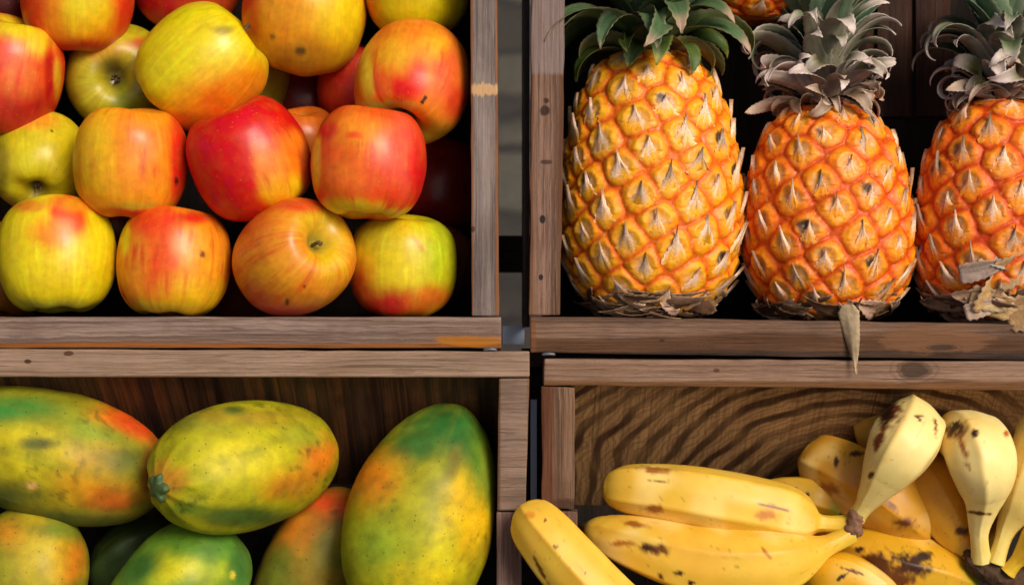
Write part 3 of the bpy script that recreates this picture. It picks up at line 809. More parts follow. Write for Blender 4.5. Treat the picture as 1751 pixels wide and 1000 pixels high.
    for i in range(n_eyes):
        if es[i] < Ls * .10 or es[i] > Ls * .965: continue
        wdt = cell * rng.uniform(.21, .36) * bw; ln = cell * rng.uniform(.58, .92)
        bend = rng.uniform(-.25, .25); lift = rng.uniform(2, 14); spike = rng.uniform(.1, .6)
        grey = rng.random()
        rows, cols = [], []
        jag = nr.uniform(-1, 1, m_)
        for a in range(n_):
            tt = a / (n_ - 1)
            for b_ in range(m_):
                sv = -1 + 2 * b_ / (m_ - 1)
                ww = wdt * np.interp(tt, [0, .15, .42, .60, .78, 1], [.95, 1.05, .74, .36, .13, .01]) * (1 + .16 * (abs(sv) > .9) * math.sin(a * 2.9 + i))
                uu = sv * ww + bend * cell * .35 * tt * tt
                vv = -.42 * cell + ln * tt * (1 + (spike if tt > .6 else 0) * (tt - .6)) + (1 - tt) * jag[b_] * cell * .09
                s_ = np.array([min(max(es[i] + vv, 1), Ls - 1)])
                y_, r_ = at_s(s_)
                hgt = H * .55 + 2.0 + 5.5 * math.sin(min(tt * 2.2, 1.57)) * (1 - sv * sv * .8) + lift * tt ** 2.2 + 1.0 * math.sin(sv * 14 + i)
                if tt < .05: hgt = H * .25
                pp = pos(y_, r_ + hgt, np.array([eth[i] + uu / max(r_[0], 20)]))[0]
                rows.append(pp)
                fibre = vnoise(np.array([[sv * 6, tt * 1.0, i * 3.3]]), seed)[0]
                c0 = lin(bright) * 1.0; c1_ = lin((230, 196, 166)) if grey < .6 else lin((176, 150, 128)); c2_ = lin((176, 128, 90)) * (1 if grey < .6 else .75)
                q = sstep(.10, .62, np.array([tt + fibre * .42 - pal.get('bo', 0)]))[0]
                c = c0 * (1 - q) + c1_ * q
                q = sstep(.72, 1, np.array([tt]))[0]; c = c * (1 - q) + c2_ * q
                if fibre < -.3 and grey > .5: c = c * .55
                cols.append(c * (1 + .25 * fibre))
        Va = np.array(rows)
        nrmv = Va - (base + AX * ((Va - base) @ AX)[:, None]); nrmv /= np.linalg.norm(nrmv, axis=1)[:, None]
        Vb = Va - nrmv * 1.5
        F = []; o_ = len(Va)
        for a in range(n_ - 1):
            for b_ in range(m_ - 1):
                q = a * m_ + b_
                F.append((q, q + m_, q + m_ + 1, q + 1)); F.append((o_ + q, o_ + q + 1, o_ + q + m_ + 1, o_ + q + m_))
        bag.add(np.vstack([Va, Vb]), F, np.vstack([cols, cols]))
    bag.build('bracts', BRACT, t, C)
    # crown
    bag = Bag(); top = base + AX * Hh
    for q, L_ in enumerate(crown(rng)):
        phi, el, hgt, off, ln, wd, curl, cin, cout, ctip, tw = L_[:11]
        radial = Vector(ZC * math.cos(phi) + XC * math.sin(phi))
        d0 = ax * math.cos(el) + radial * math.sin(el)
        if len(L_) > 13: d0 = (d0 + ax.cross(radial) * L_[13]).normalized()
        side = radial.cross(ax)         # rotation about it bends the blade outwards and down
        b0 = Vector(top) + ax * hgt + radial * off
        leaf(bag, b0, d0, side, ln, wd, -curl if (Matrix.Rotation(.1, 3, side) @ d0).dot(ax) > d0.dot(ax) else curl, cin, cout, ctip, seed * 100 + q, tw,
             tipfrac=L_[11] if len(L_) > 11 else .25, curlpow=L_[12] if len(L_) > 12 else 1.6, n=30)
    # core of the crown
    Vc, Fc, _, _ = sweep([top - AX * 12, top + AX * 60, top + AX * 170], [(0, 34), (.4, 34), (1, 14)], 10, 16)
    bag.add(Vc, Fc, np.tile(lin((50, 48, 26)), (len(Vc), 1)))
    bag.build('crown', LEAF, t, C)
    # husk
    bag = Bag()
    for q in range(84 if husk else 0):
        phi = rng.uniform(-1.9, 1.9); 
        radial = Vector(ZC * math.cos(phi) + XC * math.sin(phi)); tang = radial.cross(ax)
        sgn = rng.choice((-1, 1))
        s_ = rng.uniform(.11, .20) * Ls * (1.0 if husk == 'rag' else 1.25)
        y_, r_ = at_s(np.array([s_]))
        y2, r2 = at_s(np.array([s_ + 5])); slope_ = (Vector(ax) * float(y2[0] - y_[0]) + radial * float(r2[0] - r_[0])).normalized()
        nrm = tang.cross(slope_); nrm = nrm if nrm.dot(radial) > 0 else -nrm
        b0 = Vector(base) + ax * float(y_[0]) + radial * float(r_[0] + 5)
        d0 = (tang * sgn + slope_ * rng.uniform(-.5, .45) + nrm * rng.uniform(.0, .3))
        c_ = rng.choice([(150, 112, 86), (120, 84, 58), (176, 140, 108), (92, 62, 40), (160, 120, 70), (190, 152, 130)])
        side = slope_ if sgn > 0 else slope_
        leaf(bag, b0, d0, side, rng.uniform(35, 95), rng.uniform(16, 42), rng.uniform(.4, 1.0) * (1 if (Matrix.Rotation(.1, 3, side) @ d0).dot(nrm) < d0.dot(nrm) else -1),
             c_, tuple(int(v * .8) for v in c_), (196, 164, 130), seed * 50 + q, rng.uniform(-.8, .8), channel=.25, serr=.2, n=14, curlpow=1.2)
    if husk == 'big':
        for (x, y, dx, dy, ln, wd, c_, cu) in ((1640, 470, 1, .25, 95, 34, (150, 128, 116), .5), (1700, 478, .9, .5, 110, 52, (176, 140, 96), .5), (1740, 450, -.9, .1, 70, 30, (160, 146, 140), .6), (1690, 540, .3, 1, 105, 66, (190, 152, 98), .4), (1720, 542, .9, .35, 110, 60, (176, 136, 92), .5),
                                            (1660, 505, 1, -.25, 100, 40, (200, 168, 120), .5), (1650, 535, 1, .3, 90, 30, (190, 160, 140), .6)):
            b0 = Vector(P(x, y, z + R * (.80 if y > 500 else .92)))
            d0 = Vector((dx, dy, .25)); side = Vector((dy, -dx, 0))
            leaf(bag, b0, d0, side, ln, wd, cu if (Matrix.Rotation(.1, 3, side) @ d0).z < d0.z else -cu, c_, tuple(int(v * .7) for v in c_), (214, 184, 150), int(x + y), .5, channel=.3, serr=.14, n=18)
    if bag.n: bag.build('base_husk', HUSK, t, C)
    return t, C

GRN, GRN2, DGRN = (74, 106, 46), (88, 118, 84), (40, 62, 30)
GBR, GWH, BRN, OLV = (132, 122, 108), (206, 194, 196), (110, 84, 62), (104, 98, 50)

def crown_green(r):
    out = []
    for i in range(11):
        phi = -1.9 + 3.8 * i / 10 + r.uniform(-.15, .15)
        out.append((phi, r.uniform(.7, 1.1), -6 + r.uniform(-4, 6), 46, r.uniform(110, 150), r.uniform(48, 64), r.uniform(2.0, 2.7), (70, 92, 34), OLV, (150, 142, 60), r.uniform(-.6, .6), .10, 1.5, r.choice((-1, 1)) * r.uniform(.5, 1.2)))
    for i in range(13):
        phi = -2.3 + 4.6 * i / 12 + r.uniform(-.2, .2)
        out.append((phi, r.uniform(.5, .95), 14 + r.uniform(-5, 8), 38, r.uniform(180, 240), r.uniform(58, 74), r.uniform(1.8, 2.6), (78, 106, 66), (92, 112, 54), (170, 140, 112), r.uniform(-.6, .6), .14, 1.7, r.choice((-1, 1)) * r.uniform(.4, 1.1)))
    for i in range(16):
        phi = i * 2.4 + r.uniform(-.2, .2)
        out.append((phi, r.uniform(.35, .8), 42 + r.uniform(-5, 20), 26, r.uniform(220, 300), r.uniform(52, 70), r.uniform(1.2, 2.0), (80, 108, 76), (90, 112, 70), (150, 136, 104), r.uniform(-.8, .8), .14, 1.6, r.uniform(-.7, .7)))
    for i in range(12):
        out.append((i * 2.4, r.uniform(.1, .35), 80 + i * 4, 12, r.uniform(200, 300), r.uniform(40, 56), r.uniform(.2, .6), (80, 108, 80), (80, 104, 72), (140, 140, 100), r.uniform(-.3, .3), .12, 1.6, r.uniform(-.3, .3)))
    return out

def crown_grey(r):
    out = []
    for i in range(30):
        phi = i * 2.399 + r.uniform(-.5, .5)
        out.append((phi, r.uniform(.6, 1.4), -8 + r.uniform(-4, 18), 40, r.uniform(55, 120), r.uniform(18, 42), r.uniform(1.2, 4.2), (112, 90, 64), (146, 120, 102), (204, 176, 152), r.uniform(-2.6, 2.6), .6, r.uniform(1.4, 3.2), r.uniform(-1, 1)))
    for i in range(26):
        phi = i * 2.399 + 1 + r.uniform(-.4, .4)
        out.append((phi, r.uniform(.45, 1.1), 16 + r.uniform(-6, 20), 34, r.uniform(90, 150), r.uniform(30, 58), r.uniform(2.0, 4.4), (98, 94, 46), (164, 144, 130), (226, 206, 196), r.uniform(-2.2, 2.2), .5, r.uniform(2.0, 3.6), r.uniform(-.9, .9)))
    for i in range(24):
        phi = i * 2.399 + 2 + r.uniform(-.4, .4)
        out.append((phi, r.uniform(.25, .8), 48 + r.uniform(-8, 24), 26, r.uniform(120, 200), r.uniform(40, 64), r.uniform(1.6, 4.0), (88, 108, 66), (124, 120, 96), (214, 194, 182), r.uniform(-1.6, 1.6), .35, r.uniform(2.0, 4.0), r.uniform(-.7, .7)))
    for i in range(20):
        phi = i * 2.399 + r.uniform(-.3, .3)
        out.append((phi, r.uniform(.1, .55), 90 + r.uniform(-8, 30), 16, r.uniform(170, 260), r.uniform(42, 64), r.uniform(.3, 1.4), (92, 128, 98), (100, 122, 92), (176, 162, 138), r.uniform(-.7, .7), .22, 1.6, r.uniform(-.5, .5)))
    return out

PAL1 = dict(groove=(232, 100, 10), mid=(250, 156, 14), bright=(254, 177, 22), centre=(222, 150, 66))
PAL2 = dict(groove=(216, 80, 4), mid=(246, 126, 10), bright=(252, 158, 20), centre=(196, 130, 70), bo=.08)
PAL3 = dict(groove=(210, 70, 4), mid=(244, 116, 12), bright=(250, 148, 22), centre=(190, 122, 70), bo=.08)
pineapple(1114, 88, 538, 149, -120, (-.005, 1, .0), PAL1, crown_green, 'tallest pineapple, golden orange with a fresh green crown, beside the left crate rail', 3, n_eyes=128, bw=1.05)
pineapple(1421, 180, 543, 138, -125, (-.03, 1, 0), PAL2, crown_grey, 'middle orange pineapple with a curling grey crown and a dry leaf hanging over the rail', 5, n_eyes=104, bw=.85)
pineapple(1704, 172, 548, 138, -120, (.03, 1, 0), PAL3, crown_grey, 'reddish orange pineapple cut by the right edge, with wide dry leaves at its base', 8, n_eyes=100, bw=.9, husk='big')
# hanging dry leaf of the middle pineapple is part of its husk
for o_ in bpy.data.objects:
    pass
mid_p = [o_ for o_ in bpy.data.objects if o_.name.startswith('pineapple') and 'middle' in o_.get('label', '')][0]
bag = Bag()
leaf(bag, P(1450, 520, 2), Vector((.06, -1, .28)), Vector((1, .05, 0)), 122, 36, .28, (184, 166, 138), (160, 140, 110), (206, 180, 136), 77, 1.0, channel=.35, serr=.04,
     wp=([0, .1, .5, .72, .86, 1], [.5, 1, .72, .42, .14, .03]), n=30, tipfrac=.3, curlpow=1.0)
mesh_obj('dry_leaf', np.vstack(bag.V), bag.F, HUSK, mid_p, P(1421, (180 + 543) / 2, -125), np.vstack(bag.C))
# fourth pineapple lying higher up behind the crowns
def crown_none(r): return []
pineapple(1285, -190, 36, 96, -215, (.1, 1, 0), PAL3, crown_none, 'pineapple showing only a dark orange piece behind the crowns at the top edge', 11, n_eyes=70, husk=None)

# ------------------------------------------------------------------ papayas
PAP = skin_mat('papaya_skin', rough=0.52, spec=0.32, dots=(190, 0.17, lin((40, 50, 16)), 0.6), dot2=(430, 0.2, lin((70, 66, 20)), 0.55), mottle=0.24, mscale=90, bump=0.2, bscale=420)
STEMG = plain('papaya_stem', (62, 84, 40), 0.6, nscale=300, var=0.35, bump=0.5)

def papaya(spine, R, base, patches, label, seed, p=1.0, ex=.47, stem=None, ribs=.02, stem_ribs=0.0, nL=150, nR=140):
    th = np.linspace(0, np.pi, nL); t = (1 - np.cos(th)) / 2
    t = np.clip(t, .0006, .9994)
    def rad(t):
        q = t ** p
        return R * (4 * q * (1 - q)) ** ex
    rng = random.Random(seed)
    ph0 = rng.random() * 6
    def section(ph, tt):
        return 1 + ribs * np.cos(5 * ph + ph0) + stem_ribs * np.exp(-tt * 15) * np.abs(np.sin(5 * ph + ph0 + .5 * np.sin(2 * ph))) * -1
    sp = [P(*s) for s in spine]
    C = sum(sp) / len(sp)
    V, F, T, PH = sweep(sp, rad, ts=t, nR=nR, section=section)
    V = V + (V - C) / R * (fbm(V / 90 + seed, seed, 3) * 3.5)[:, None]
    nc = np.stack([np.cos(PH) * 1.8, np.sin(PH) * 1.8, T * 3.0 + seed], 1)
    base = tuple(int(a_ * b_) for a_, b_ in zip(base, (.90, .92, 1)))
    col = paint(V, base, patches, nc * np.array([1.6, 1.6, 1.3]), seed, .42)
    # mottling along the fruit: green flecks and scurf
    fl = fbm(np.stack([np.cos(PH) * 7, np.sin(PH) * 7, T * 7 + seed], 1) * 0 + V / 34, seed + 5, 4)
    w = sstep(.16, .42, fl) * .42
    w = w * .7; col = col * (1 - w[:, None]) + lin((84, 100, 34)) * w[:, None]
    fl = fbm(V / 13, seed + 9, 4); msk = sstep(.0, .5, fbm(V / 70, seed + 12, 2))
    w = sstep(.18, .36, fl) * msk * .5
    col = col * (1 - w[:, None]) + lin((40, 56, 22)) * w[:, None]
    g = sstep(.25, .6, fbm(np.stack([np.cos(PH) * 4, np.sin(PH) * 4, T * 2.2 + seed], 1), seed + 20, 3)) * .35
    col = col * (1 - g[:, None]) + lin((120, 130, 30)) * g[:, None]
    gn = fbm(V / 26, seed + 30, 4)[:, None]
    col = col * (.98 + .24 * gn) * np.array([.99, 1.0, .8])
    if stem:
        o_ = empty('papaya', C); mesh_obj('skin', V, F, PAP, o_, C, col)
        a = sp[0]; d = (sp[0] - sp[1]); d /= np.linalg.norm(d)
        sec = lambda ph, tt: 1 + .22 * np.cos(5 * ph + 1)
        V2, F2, _, _ = sweep([a - d * 10, a + d * 2, a + d * stem], [(0, 22), (.5, 21), (.8, 19), (.95, 12), (1, 3)], 16, 40, section=sec)
        V2 += (fbm(V2 / 8, seed, 2) * 2.0)[:, None]
        mesh_obj('stem', V2, F2, STEMG, o_, C)
    else:
        o_ = mesh_obj('papaya', V, F, PAP, None, C, col)
    tag(o_, label, 'papaya', 'papayas piled in the lower left crate')

papaya([(-130, 716, -120), (95, 780, -80), (290, 826, -120)], 113, (176, 158, 26),
       [(30, 700, 80, 24, (60, 132, 54), .8), (160, 735, 70, 26, (132, 150, 40), .8), (40, 775, 70, 44, (204, 186, 22), .8), (205, 712, 54, 22, (226, 140, 22), .8), (232, 728, 52, 20, (228, 78, 24), .8, 1, .2, 25), (150, 820, 60, 46, (220, 158, 18), .8), (195, 862, 50, 26, (206, 104, 26), .8),
        (215, 788, 44, 22, (96, 100, 34), .8), (110, 888, 150, 18, (92, 96, 34), .7), (0, 850, 60, 20, (92, 96, 34), .8), (55, 830, 9, 6, (220, 170, 100), .5), (65, 758, 26, 10, (96, 96, 36), .7), (262, 810, 20, 40, (170, 80, 30), .7)],
       'large papaya with a red orange blush on its shoulder, cut by the left edge', 1, ex=.44)
papaya([(272, 833, 84), (400, 799, -30), (562, 766, -165)], 112, (196, 184, 16),
       [(545, 780, 34, 44, (222, 126, 22), .8), (500, 830, 50, 30, (206, 130, 26), .8), (430, 785, 70, 34, (214, 198, 10), .8), (430, 884, 90, 16, (78, 100, 34), .7), (325, 720, 46, 16, (140, 138, 34), .8), (450, 712, 100, 16, (168, 140, 34), .8), (400, 700, 22, 8, (70, 90, 34), .6),
        (285, 818, 30, 26, (216, 150, 40), .7), (520, 745, 40, 20, (160, 158, 36), .7), (320, 870, 40, 10, (120, 140, 34), .7)],
       'yellow green papaya with its ribbed green stem end turned towards us', 2, stem=10, ribs=.018, stem_ribs=.16, ex=.40)
papaya([(786, 692, -140), (717, 885, -60), (690, 1075, -60)], 130, (190, 176, 18),
       [(772, 730, 80, 58, (48, 106, 44), .7), (705, 760, 56, 26, (60, 104, 40), .7), (820, 790, 24, 70, (96, 134, 40), .7), (640, 815, 44, 46, (220, 132, 16), .8), (806, 890, 46, 60, (234, 184, 18), .8), (735, 930, 50, 70, (206, 190, 18), .8), (650, 935, 44, 60, (150, 168, 36), .8), (775, 790, 12, 34, (120, 104, 34), .6, .8, .2, 20), (720, 985, 60, 24, (222, 196, 18), .8), (835, 790, 14, 60, (140, 156, 44), .7)],
       'big upright papaya, green on top and golden below, beside the grey side rail', 3, ex=.48, p=1.15, ribs=.014)
papaya([(612, 842, -200), (540, 950, -170), (450, 1105, -170)], 86, (164, 128, 26),
       [(560, 862, 46, 26, (226, 84, 30), .8), (510, 905, 40, 30, (206, 120, 28), .8), (560, 940, 40, 40, (140, 126, 32), .8), (470, 985, 30, 40, (110, 116, 34), .8)],
       'shaded papaya with a red orange top, leaning behind the big upright one', 4)
papaya([(68, 890, -130), (54, 972, -60), (44, 1120, -60)], 98, (160, 150, 30),
       [(34, 912, 36, 26, (218, 130, 26), .8), (112, 958, 38, 36, (218, 128, 28), .8), (62, 950, 40, 50, (196, 172, 30), .8), (100, 905, 40, 18, (120, 134, 40), .8)],
       'orange flushed papaya in the bottom left corner of the photo', 5, ex=.46)
papaya([(398, 922, -110), (306, 1008, -40), (190, 1130, -50)], 100, (116, 158, 40),
       [(305, 975, 58, 24, (200, 194, 22), .8), (370, 930, 60, 20, (92, 140, 44), .8), (230, 970, 40, 30, (66, 116, 44), .7), (412, 965, 16, 50, (70, 120, 50), .7), (398, 983, 5, 8, (220, 200, 60), .3)],
       'green papaya with a yellow patch, at the bottom edge under the stem-end one', 6, ex=.44, p=.92)
papaya([(165, 1000, -230), (215, 940, -215), (300, 905, -240)], 46, (72, 92, 40), [(200, 960, 20, 20, (52, 70, 34), .8)], 'dark green papaya in the shade between the other papayas', 7, ribs=.06)
papaya([(178, 918, -250), (190, 935, -235), (205, 955, -240)], 17, (76, 96, 52), [], 'small dark green papaya tip deep in the shade', 8, nL=50, nR=40)

# ------------------------------------------------------------------ bananas
BAN = skin_mat('banana_skin', rough=0.45, spec=0.4, dots=(230, 0.07, lin((90, 46, 14)), 0.6), mottle=0.07, mscale=60, bump=0.12, bscale=260, sss=0.08)
KNOT = plain('dry_banana_knot', (120, 84, 60), 0.8, nscale=350, var=0.7, bump=0.8)
BY, BP, BB, BD = (240, 192, 62), (250, 222, 142), (120, 66, 20), (50, 24, 10)
RDEF = [(0, .36), (.06, .32), (.13, .34), (.2, .52), (.28, .80), (.38, .96), (.5, 1), (.65, 1), (.78, .92), (.88, .72), (.95, .42), (.975, .24), (.98, .20), (.998, .18), (1, .03)]

def banana(spine, R, label=None, spots=(), seed=0, base=BY, rad=None, parent=None, po=None, green=0.0, brown=0.3, spin=0.0, tip=True, nR=80, nL=170, tipgreen=0.0):
    sp = [P(*s) for s in spine]
    rr = rad or RDEF
    tt0 = np.linspace(0, 1, 60)
    rt = catmull(np.array([[a, b] for a, b in rr]), np.linspace(0, 1, 400))
    def radf(t): return np.interp(t, rt[:, 0], np.maximum(rt[:, 1], .02)) * R
    def sec(ph, t):
        k = 1.0 if .15 < t < .93 else .5
        a = ph + spin
        x = np.abs(((a / (2 * np.pi) * 5) % 1) - .5) * 2       # 0 mid face .. 1 ridge
        return 1 + k * (.12 * (x ** 3.2) - .04 + .0 * x)
    V, F, T, PH = sweep(sp, radf, nL=nL, nR=nR, section=sec)
    Cn = catmull(sp, T)
    V = V + (V - Cn) / R * (fbm(V / 60 + seed, seed, 2) * 1.6)[:, None]
    C = sum(sp) / len(sp)
    col = paint(V, base, [], None, seed)
    a = ((PH + spin) / (2 * np.pi) * 5) % 1
    ridge = sstep(.80, 1, np.abs(a - .5) * 2)
    w = ridge * .35 * sstep(-.4, .4, fbm(V / 30, seed + 1, 2)); col = col * (1 - w[:, None]) + lin((196, 126, 30)) * w[:, None]
    b = sstep(-.2, .6, fbm(V / 55, seed + 2, 3)) * .4; col = col * (1 - b[:, None]) + lin((230, 172, 48)) * b[:, None]
    b = sstep(.1, .6, fbm(V / 80, seed + 3, 2)) * .5; col = col * (1 - b[:, None]) + lin(BP) * b[:, None]
    # stem greener, tip dark
    g = sstep(.22, .05, T) * .35; col = col * (1 - g[:, None]) + lin((196, 176, 40)) * g[:, None]
    if green: g = sstep(.7, .98, T) * green; col = col * (1 - g[:, None]) + lin((150, 168, 50)) * g[:, None]
    if tipgreen: g = sstep(.75, .95, T + .05 * fbm(V / 20, seed, 2)) * tipgreen; col = col * (1 - g[:, None]) + lin((140, 170, 50)) * g[:, None]
    # freckles and scuffs
    fr = fbm(np.stack([T * 60, np.cos(PH) * 7, np.sin(PH) * 7], 1) + seed, seed + 4, 3)
    w = sstep(.50, .62, fr) * brown * 1.6; w = np.clip(w, 0, 1)
    col = col * (1 - w[:, None]) + lin(BB) * w[:, None]
    fr = fbm(np.stack([T * 14, np.cos(PH) * 9, np.sin(PH) * 9], 1) + seed, seed + 7, 4)
    w = sstep(.38, .6, fr) * brown; col = col * (1 - w[:, None]) + lin((150, 92, 26)) * w[:, None]
    px = to_px(V)
    for (x, y, rx, ry, ang, c_, hard) in spots:
        an = math.radians(ang); dx, dy = px[:, 0] - x, px[:, 1] - y
        ex = dx * math.cos(an) + dy * math.sin(an); ey = -dx * math.sin(an) + dy * math.cos(an)
        d = np.sqrt((ex / rx) ** 2 + (ey / ry) ** 2) + fbm(V / np.array([9., 9., 9.]), seed + int(x), 3) * .9
        front = sstep(C[2] - 200, C[2] - 10, V[:, 2])
        w = (1 - sstep(1 - hard, 1 + hard, d)) * front
        col = col * (1 - w[:, None]) + lin(c_) * w[:, None]
    if tip:
        w = sstep(.966, .978, T + .006 * fbm(V / 10, seed, 2)); col = col * (1 - w[:, None]) + lin((46, 34, 22)) * w[:, None]
        w = sstep(.94, .97, T) * .4; col = col * (1 - w[:, None]) + lin((110, 80, 30)) * w[:, None]
    o_ = mesh_obj('banana', V, F, BAN, parent, po if parent is not None else C, col)
    if parent is None: tag(o_, label, 'banana', 'loose bananas under the two bunches')
    elif label: o_['label'] = label
    return o_

h1o = P(1462, 895, -25)
h1 = empty('banana_bunch', h1o)
tag(h1, 'bunch of three bananas, two pointing left and one standing up, joined at a dry knot', 'bananas', 'bunches of bananas')
banana([(1450, 897, -28), (1395, 893, -30), (1310, 872, -25), (1200, 851, -15), (1095, 837, -35), (1030, 836, -70)], 56, 'upper banana of the two pointing left', parent=h1, po=h1o, seed=1, brown=.22,
       rad=[(0, .34), (.08, .28), (.18, .30), (.215, .50), (.26, .76), (.33, .94), (.44, 1), (.6, .98), (.75, .88), (.86, .78), (.93, .60), (.965, .42), (.985, .22), (1, .03)],
       spots=[(1118, 870, 18, 6, 5, (150, 86, 26), .5), (1135, 822, 22, 1.6, 3, (110, 64, 20), .3), (1120, 803, 30, 5, 3, (160, 96, 30), .6), (1322, 866, 22, 3, 12, (130, 70, 20), .4), (1310, 880, 16, 8, 0, (190, 120, 40), .6)], spin=.4)
banana([(1456, 912, -20), (1412, 934, -10), (1360, 952, 0), (1290, 964, 12), (1190, 958, 10), (1090, 930, -10), (990, 898, -60)], 60, 'lower banana with a dark bruise, pointing left', parent=h1, po=h1o, seed=2, brown=.28,
       rad=[(0, .30), (.1, .29), (.18, .34), (.26, .56), (.34, .82), (.44, .97), (.54, 1), (.65, .98), (.78, .86), (.88, .68), (.95, .44), (.98, .2), (1, .03)],
       spots=[(1115, 938, 24, 8, 8, (104, 52, 14), .5), (1108, 936, 10, 5, 0, (54, 26, 10), .4), (1085, 895, 20, 5, 10, (150, 90, 26), .6), (1160, 980, 10, 5, 0, (70, 36, 12), .4), (1183, 996, 6, 3, 0, (50, 22, 8), .3), (1130, 985, 5, 4, 60, (60, 30, 10), .4),
              (1065, 928, 22, 4, 0, (170, 100, 30), .5), (1310, 945, 14, 3, 50, (170, 100, 30), .5), (1125, 1002, 12, 4, 0, (60, 30, 10), .3)], spin=.9)
banana([(1464, 884, -20), (1483, 858, -5), (1512, 815, 18), (1542, 768, 32), (1558, 734, 0), (1550, 724, -70), (1530, 735, -150)], 57, 'banana standing up with a large dark bruise', parent=h1, po=h1o, seed=3, base=(252, 226, 140), brown=.2,
       rad=[(0, .30), (.06, .27), (.14, .30), (.24, .46), (.36, .74), (.48, .95), (.6, 1), (.72, .9), (.85, .7), (.95, .4), (1, .05)],
       spots=[(1520, 705, 16, 26, 30, (96, 44, 12), .5), (1516, 712, 8, 18, 30, (44, 20, 8), .4), (1505, 750, 7, 20, 25, (110, 50, 14), .5), (1568, 711, 8, 3, 0, (80, 30, 20), .4), (1572, 716, 5, 2, 60, (80, 30, 20), .4), (1490, 812, 4, 6, 40, (70, 36, 12), .4), (1600, 730, 3, 14, 0, (110, 60, 20), .5)], spin=.55, tip=False)
V, F, _, _ = sweep([P(1440, 925, -25), P(1458, 905, -14), P(1462, 888, -12), P(1468, 868, -12)], [(0, 3), (.15, 9), (.35, 17), (.6, 14), (.8, 15), (1, 4)], 40, 36)
V = V + (V - V.mean(0)) * (fbm(V / 7, 4, 3) * .35)[:, None]
mesh_obj('stem_knot', V, F, KNOT, h1, h1o)

h2o = P(1690, 965, -40)
h2 = empty('banana_bunch', h2o)
tag(h2, 'bunch of bananas standing up at the right edge on a dark brown crown', 'bananas', 'bunches of bananas')
RS = [(0, .33), (.06, .28), (.16, .29), (.27, .48), (.38, .78), (.5, .98), (.62, 1), (.74, .92), (.86, .72), (.95, .42), (1, .05)]
banana([(1678, 958, -30), (1674, 905, -12), (1682, 845, 12), (1680, 792, 32), (1664, 757, 0), (1638, 748, -60), (1612, 760, -130)], 57, 'front banana with a dark bruise on its bend', parent=h2, po=h2o, seed=5, base=(253, 228, 146), brown=.2, rad=RS,
       spots=[(1632, 735, 18, 12, -20, (96, 48, 16), .5), (1632, 730, 9, 10, 0, (44, 20, 8), .4), (1648, 770, 5, 26, -15, (150, 84, 26), .5), (1667, 741, 5, 6, 0, (50, 20, 12), .3), (1673, 877, 22, 3, 5, (90, 50, 20), .4), (1720, 742, 4, 6, 0, (170, 90, 30), .4)], spin=.2, tip=False)
banana([(1702, 962, -25), (1722, 905, -20), (1752, 850, -8), (1780, 780, -5), (1775, 745, -40), (1750, 735, -100)], 52, parent=h2, po=h2o, seed=6, base=(250, 220, 126), brown=.2, rad=RS, spin=.7, tip=False)
banana([(1722, 978, -20), (1752, 945, -10), (1800, 905, 0), (1860, 880, -10), (1900, 900, -40)], 46, parent=h2, po=h2o, seed=7, base=(240, 190, 44), brown=.2, rad=RS)
banana([(1668, 960, -50), (1652, 930, -70), (1624, 880, -85), (1592, 825, -95), (1560, 800, -140), (1545, 810, -190)], 52, 'shaded banana leaning left behind the front one', parent=h2, po=h2o, seed=8, base=(226, 160, 36), brown=.25,
       rad=[(0, .3), (.1, .34), (.2, .62), (.32, .88), (.5, 1), (.7, .95), (.85, .7), (.95, .4), (1, .05)], spots=[(1648, 908, 14, 8, 0, (84, 42, 14), .5)], tip=False)
KN2 = plain('dark_banana_crown', (70, 46, 24), 0.85, nscale=300, var=0.8, bump=0.9)
V, F, _, _ = sweep([P(1652, 942, -45), P(1672, 962, -38), P(1705, 980, -40), P(1750, 1000, -45), P(1790, 1030, -60)], [(0, 4), (.12, 16), (.35, 22), (.6, 26), (.9, 26), (1, 10)], 50, 40)
V = V + (V - P(1705, 980, -40)) * (fbm(V / 9, 7, 3) * .14)[:, None] + (fbm(V / 6, 9, 3) * 4)[:, None]
mesh_obj('bunch_crown', V, F, KN2, h2, h2o)

banana([(1230, 1180, -10), (1150, 1110, 20), (1060, 1046, 52), (985, 975, 62), (930, 912, 50), (894, 866, 15)], 52, 'plump banana lying over the crate side rail, leftmost of all', seed=9, brown=.25,
       rad=[(0, .3), (.1, .4), (.25, .85), (.45, 1), (.65, 1), (.78, .93), (.88, .8), (.95, .6), (.98, .38), (1, .05)],
       spots=[(950, 934, 5, 3, 30, (90, 44, 14), .3), (905, 880, 10, 5, 0, (206, 140, 40), .5), (932, 890, 3, 3, 0, (120, 60, 20), .3), (999, 980, 3, 2, 0, (120, 60, 20), .3), (925, 975, 2.5, 26, -30, (110, 60, 20), .4)], tip=False)
banana([(1385, 790, -175), (1420, 800, -130), (1490, 835, -100), (1550, 880, -95), (1596, 922, -115)], 60, 'fat shaded banana with a black blossom end behind the knot of the left bunch', seed=10, base=(214, 152, 36), brown=.4,
       rad=[(0, .1), (.05, .5), (.15, .82), (.3, .98), (.5, 1), (.68, .95), (.82, .78), (.92, .5), (.96, .28), (.98, .24), (1, .05)],
       spots=[(1545, 895, 16, 9, 0, (96, 48, 16), .6), (1465, 775, 10, 5, 0, (70, 36, 14), .4), (1430, 790, 5, 8, 0, (60, 30, 12), .4), (1520, 860, 20, 3, 40, (110, 60, 20), .5), (1420, 835, 20, 8, 20, (150, 90, 30), .6)])
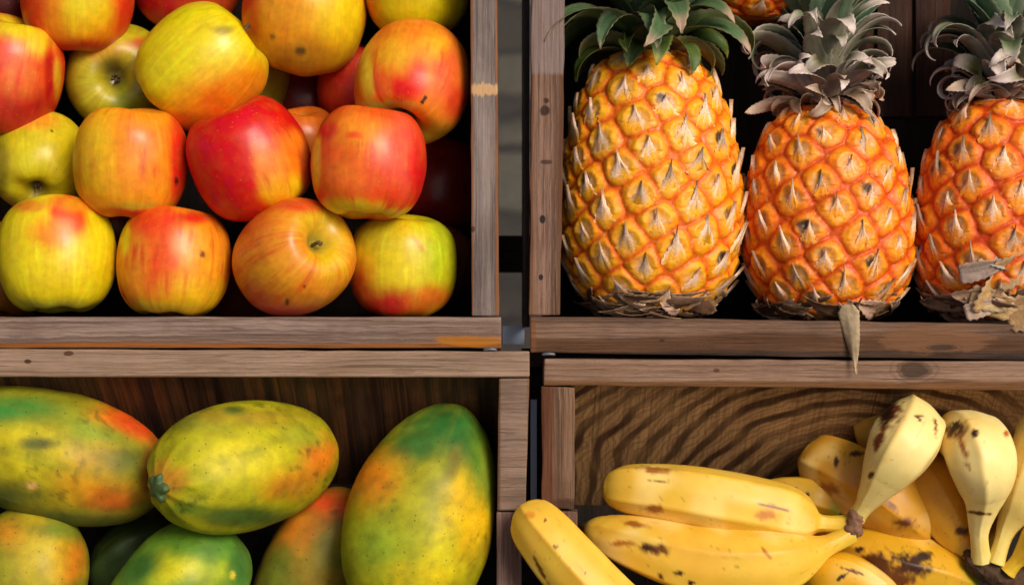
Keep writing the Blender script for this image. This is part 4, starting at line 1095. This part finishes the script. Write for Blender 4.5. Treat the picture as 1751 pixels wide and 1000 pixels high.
banana([(1250, 870, -190), (1310, 850, -150), (1370, 846, -120), (1408, 856, -110), (1440, 872, -110)], 34, 'small banana with a green tip and black end, behind the upper banana', seed=11, base=(206, 160, 34), brown=.3, tipgreen=.8,
       rad=[(0, .1), (.1, .6), (.3, .95), (.5, 1), (.7, .95), (.84, .72), (.93, .5), (.97, .42), (.985, .36), (1, .05)], spots=[(1380, 848, 4, 8, 20, (60, 30, 10), .4), (1356, 838, 7, 3, -30, (70, 36, 12), .4)])
banana([(1420, 905, -150), (1470, 945, -105), (1540, 968, -80), (1610, 985, -80), (1670, 1010, -100)], 56, 'blotchy banana with wide black bruises and a green end at the bottom edge', seed=12, base=(222, 168, 30), brown=.4, tipgreen=.7,
       rad=[(0, .1), (.1, .6), (.25, .9), (.5, 1), (.7, .95), (.85, .78), (.94, .5), (.97, .3), (1, .05)],
       spots=[(1500, 965, 26, 24, 20, (74, 36, 10), .4), (1560, 965, 30, 20, 10, (60, 30, 10), .4), (1530, 990, 30, 20, 0, (90, 46, 12), .5), (1580, 950, 14, 8, 0, (46, 22, 8), .4), (1470, 940, 8, 5, 0, (50, 24, 10), .4)])
banana([(1350, 1040, -80), (1390, 990, -50), (1440, 985, -30), (1500, 1020, -20), (1540, 1060, -20)], 42, 'scratched yellow banana at the bottom edge under the knot of the left bunch', seed=13, base=(232, 172, 24), brown=.3, spots=[(1440, 985, 12, 3, -35, (50, 26, 10), .3), (1456, 975, 18, 2.5, 20, (80, 40, 14), .3)], tip=False)
banana([(1590, 860, -190), (1545, 800, -165), (1505, 745, -140), (1506, 715, -165), (1530, 700, -200)], 44, 'dim banana peeping out behind the upright banana of the left bunch', seed=14, base=(206, 156, 50), brown=.2, tip=False,
       rad=[(0, .4), (.2, .8), (.5, 1), (.8, .9), (1, .1)])
banana([(1470, 930, -120), (1420, 924, -95), (1370, 926, -80), (1300, 950, -90), (1260, 980, -100)], 28, 'banana showing as a thin strip between the two left pointing bananas', seed=15, base=(206, 150, 34), brown=.4)
banana([(1680, 930, -150), (1730, 870, -130), (1790, 830, -140), (1840, 830, -160)], 42, 'brownish banana in the shade behind the stems of the right bunch', seed=16, base=(196, 124, 30), brown=.4, tip=False)
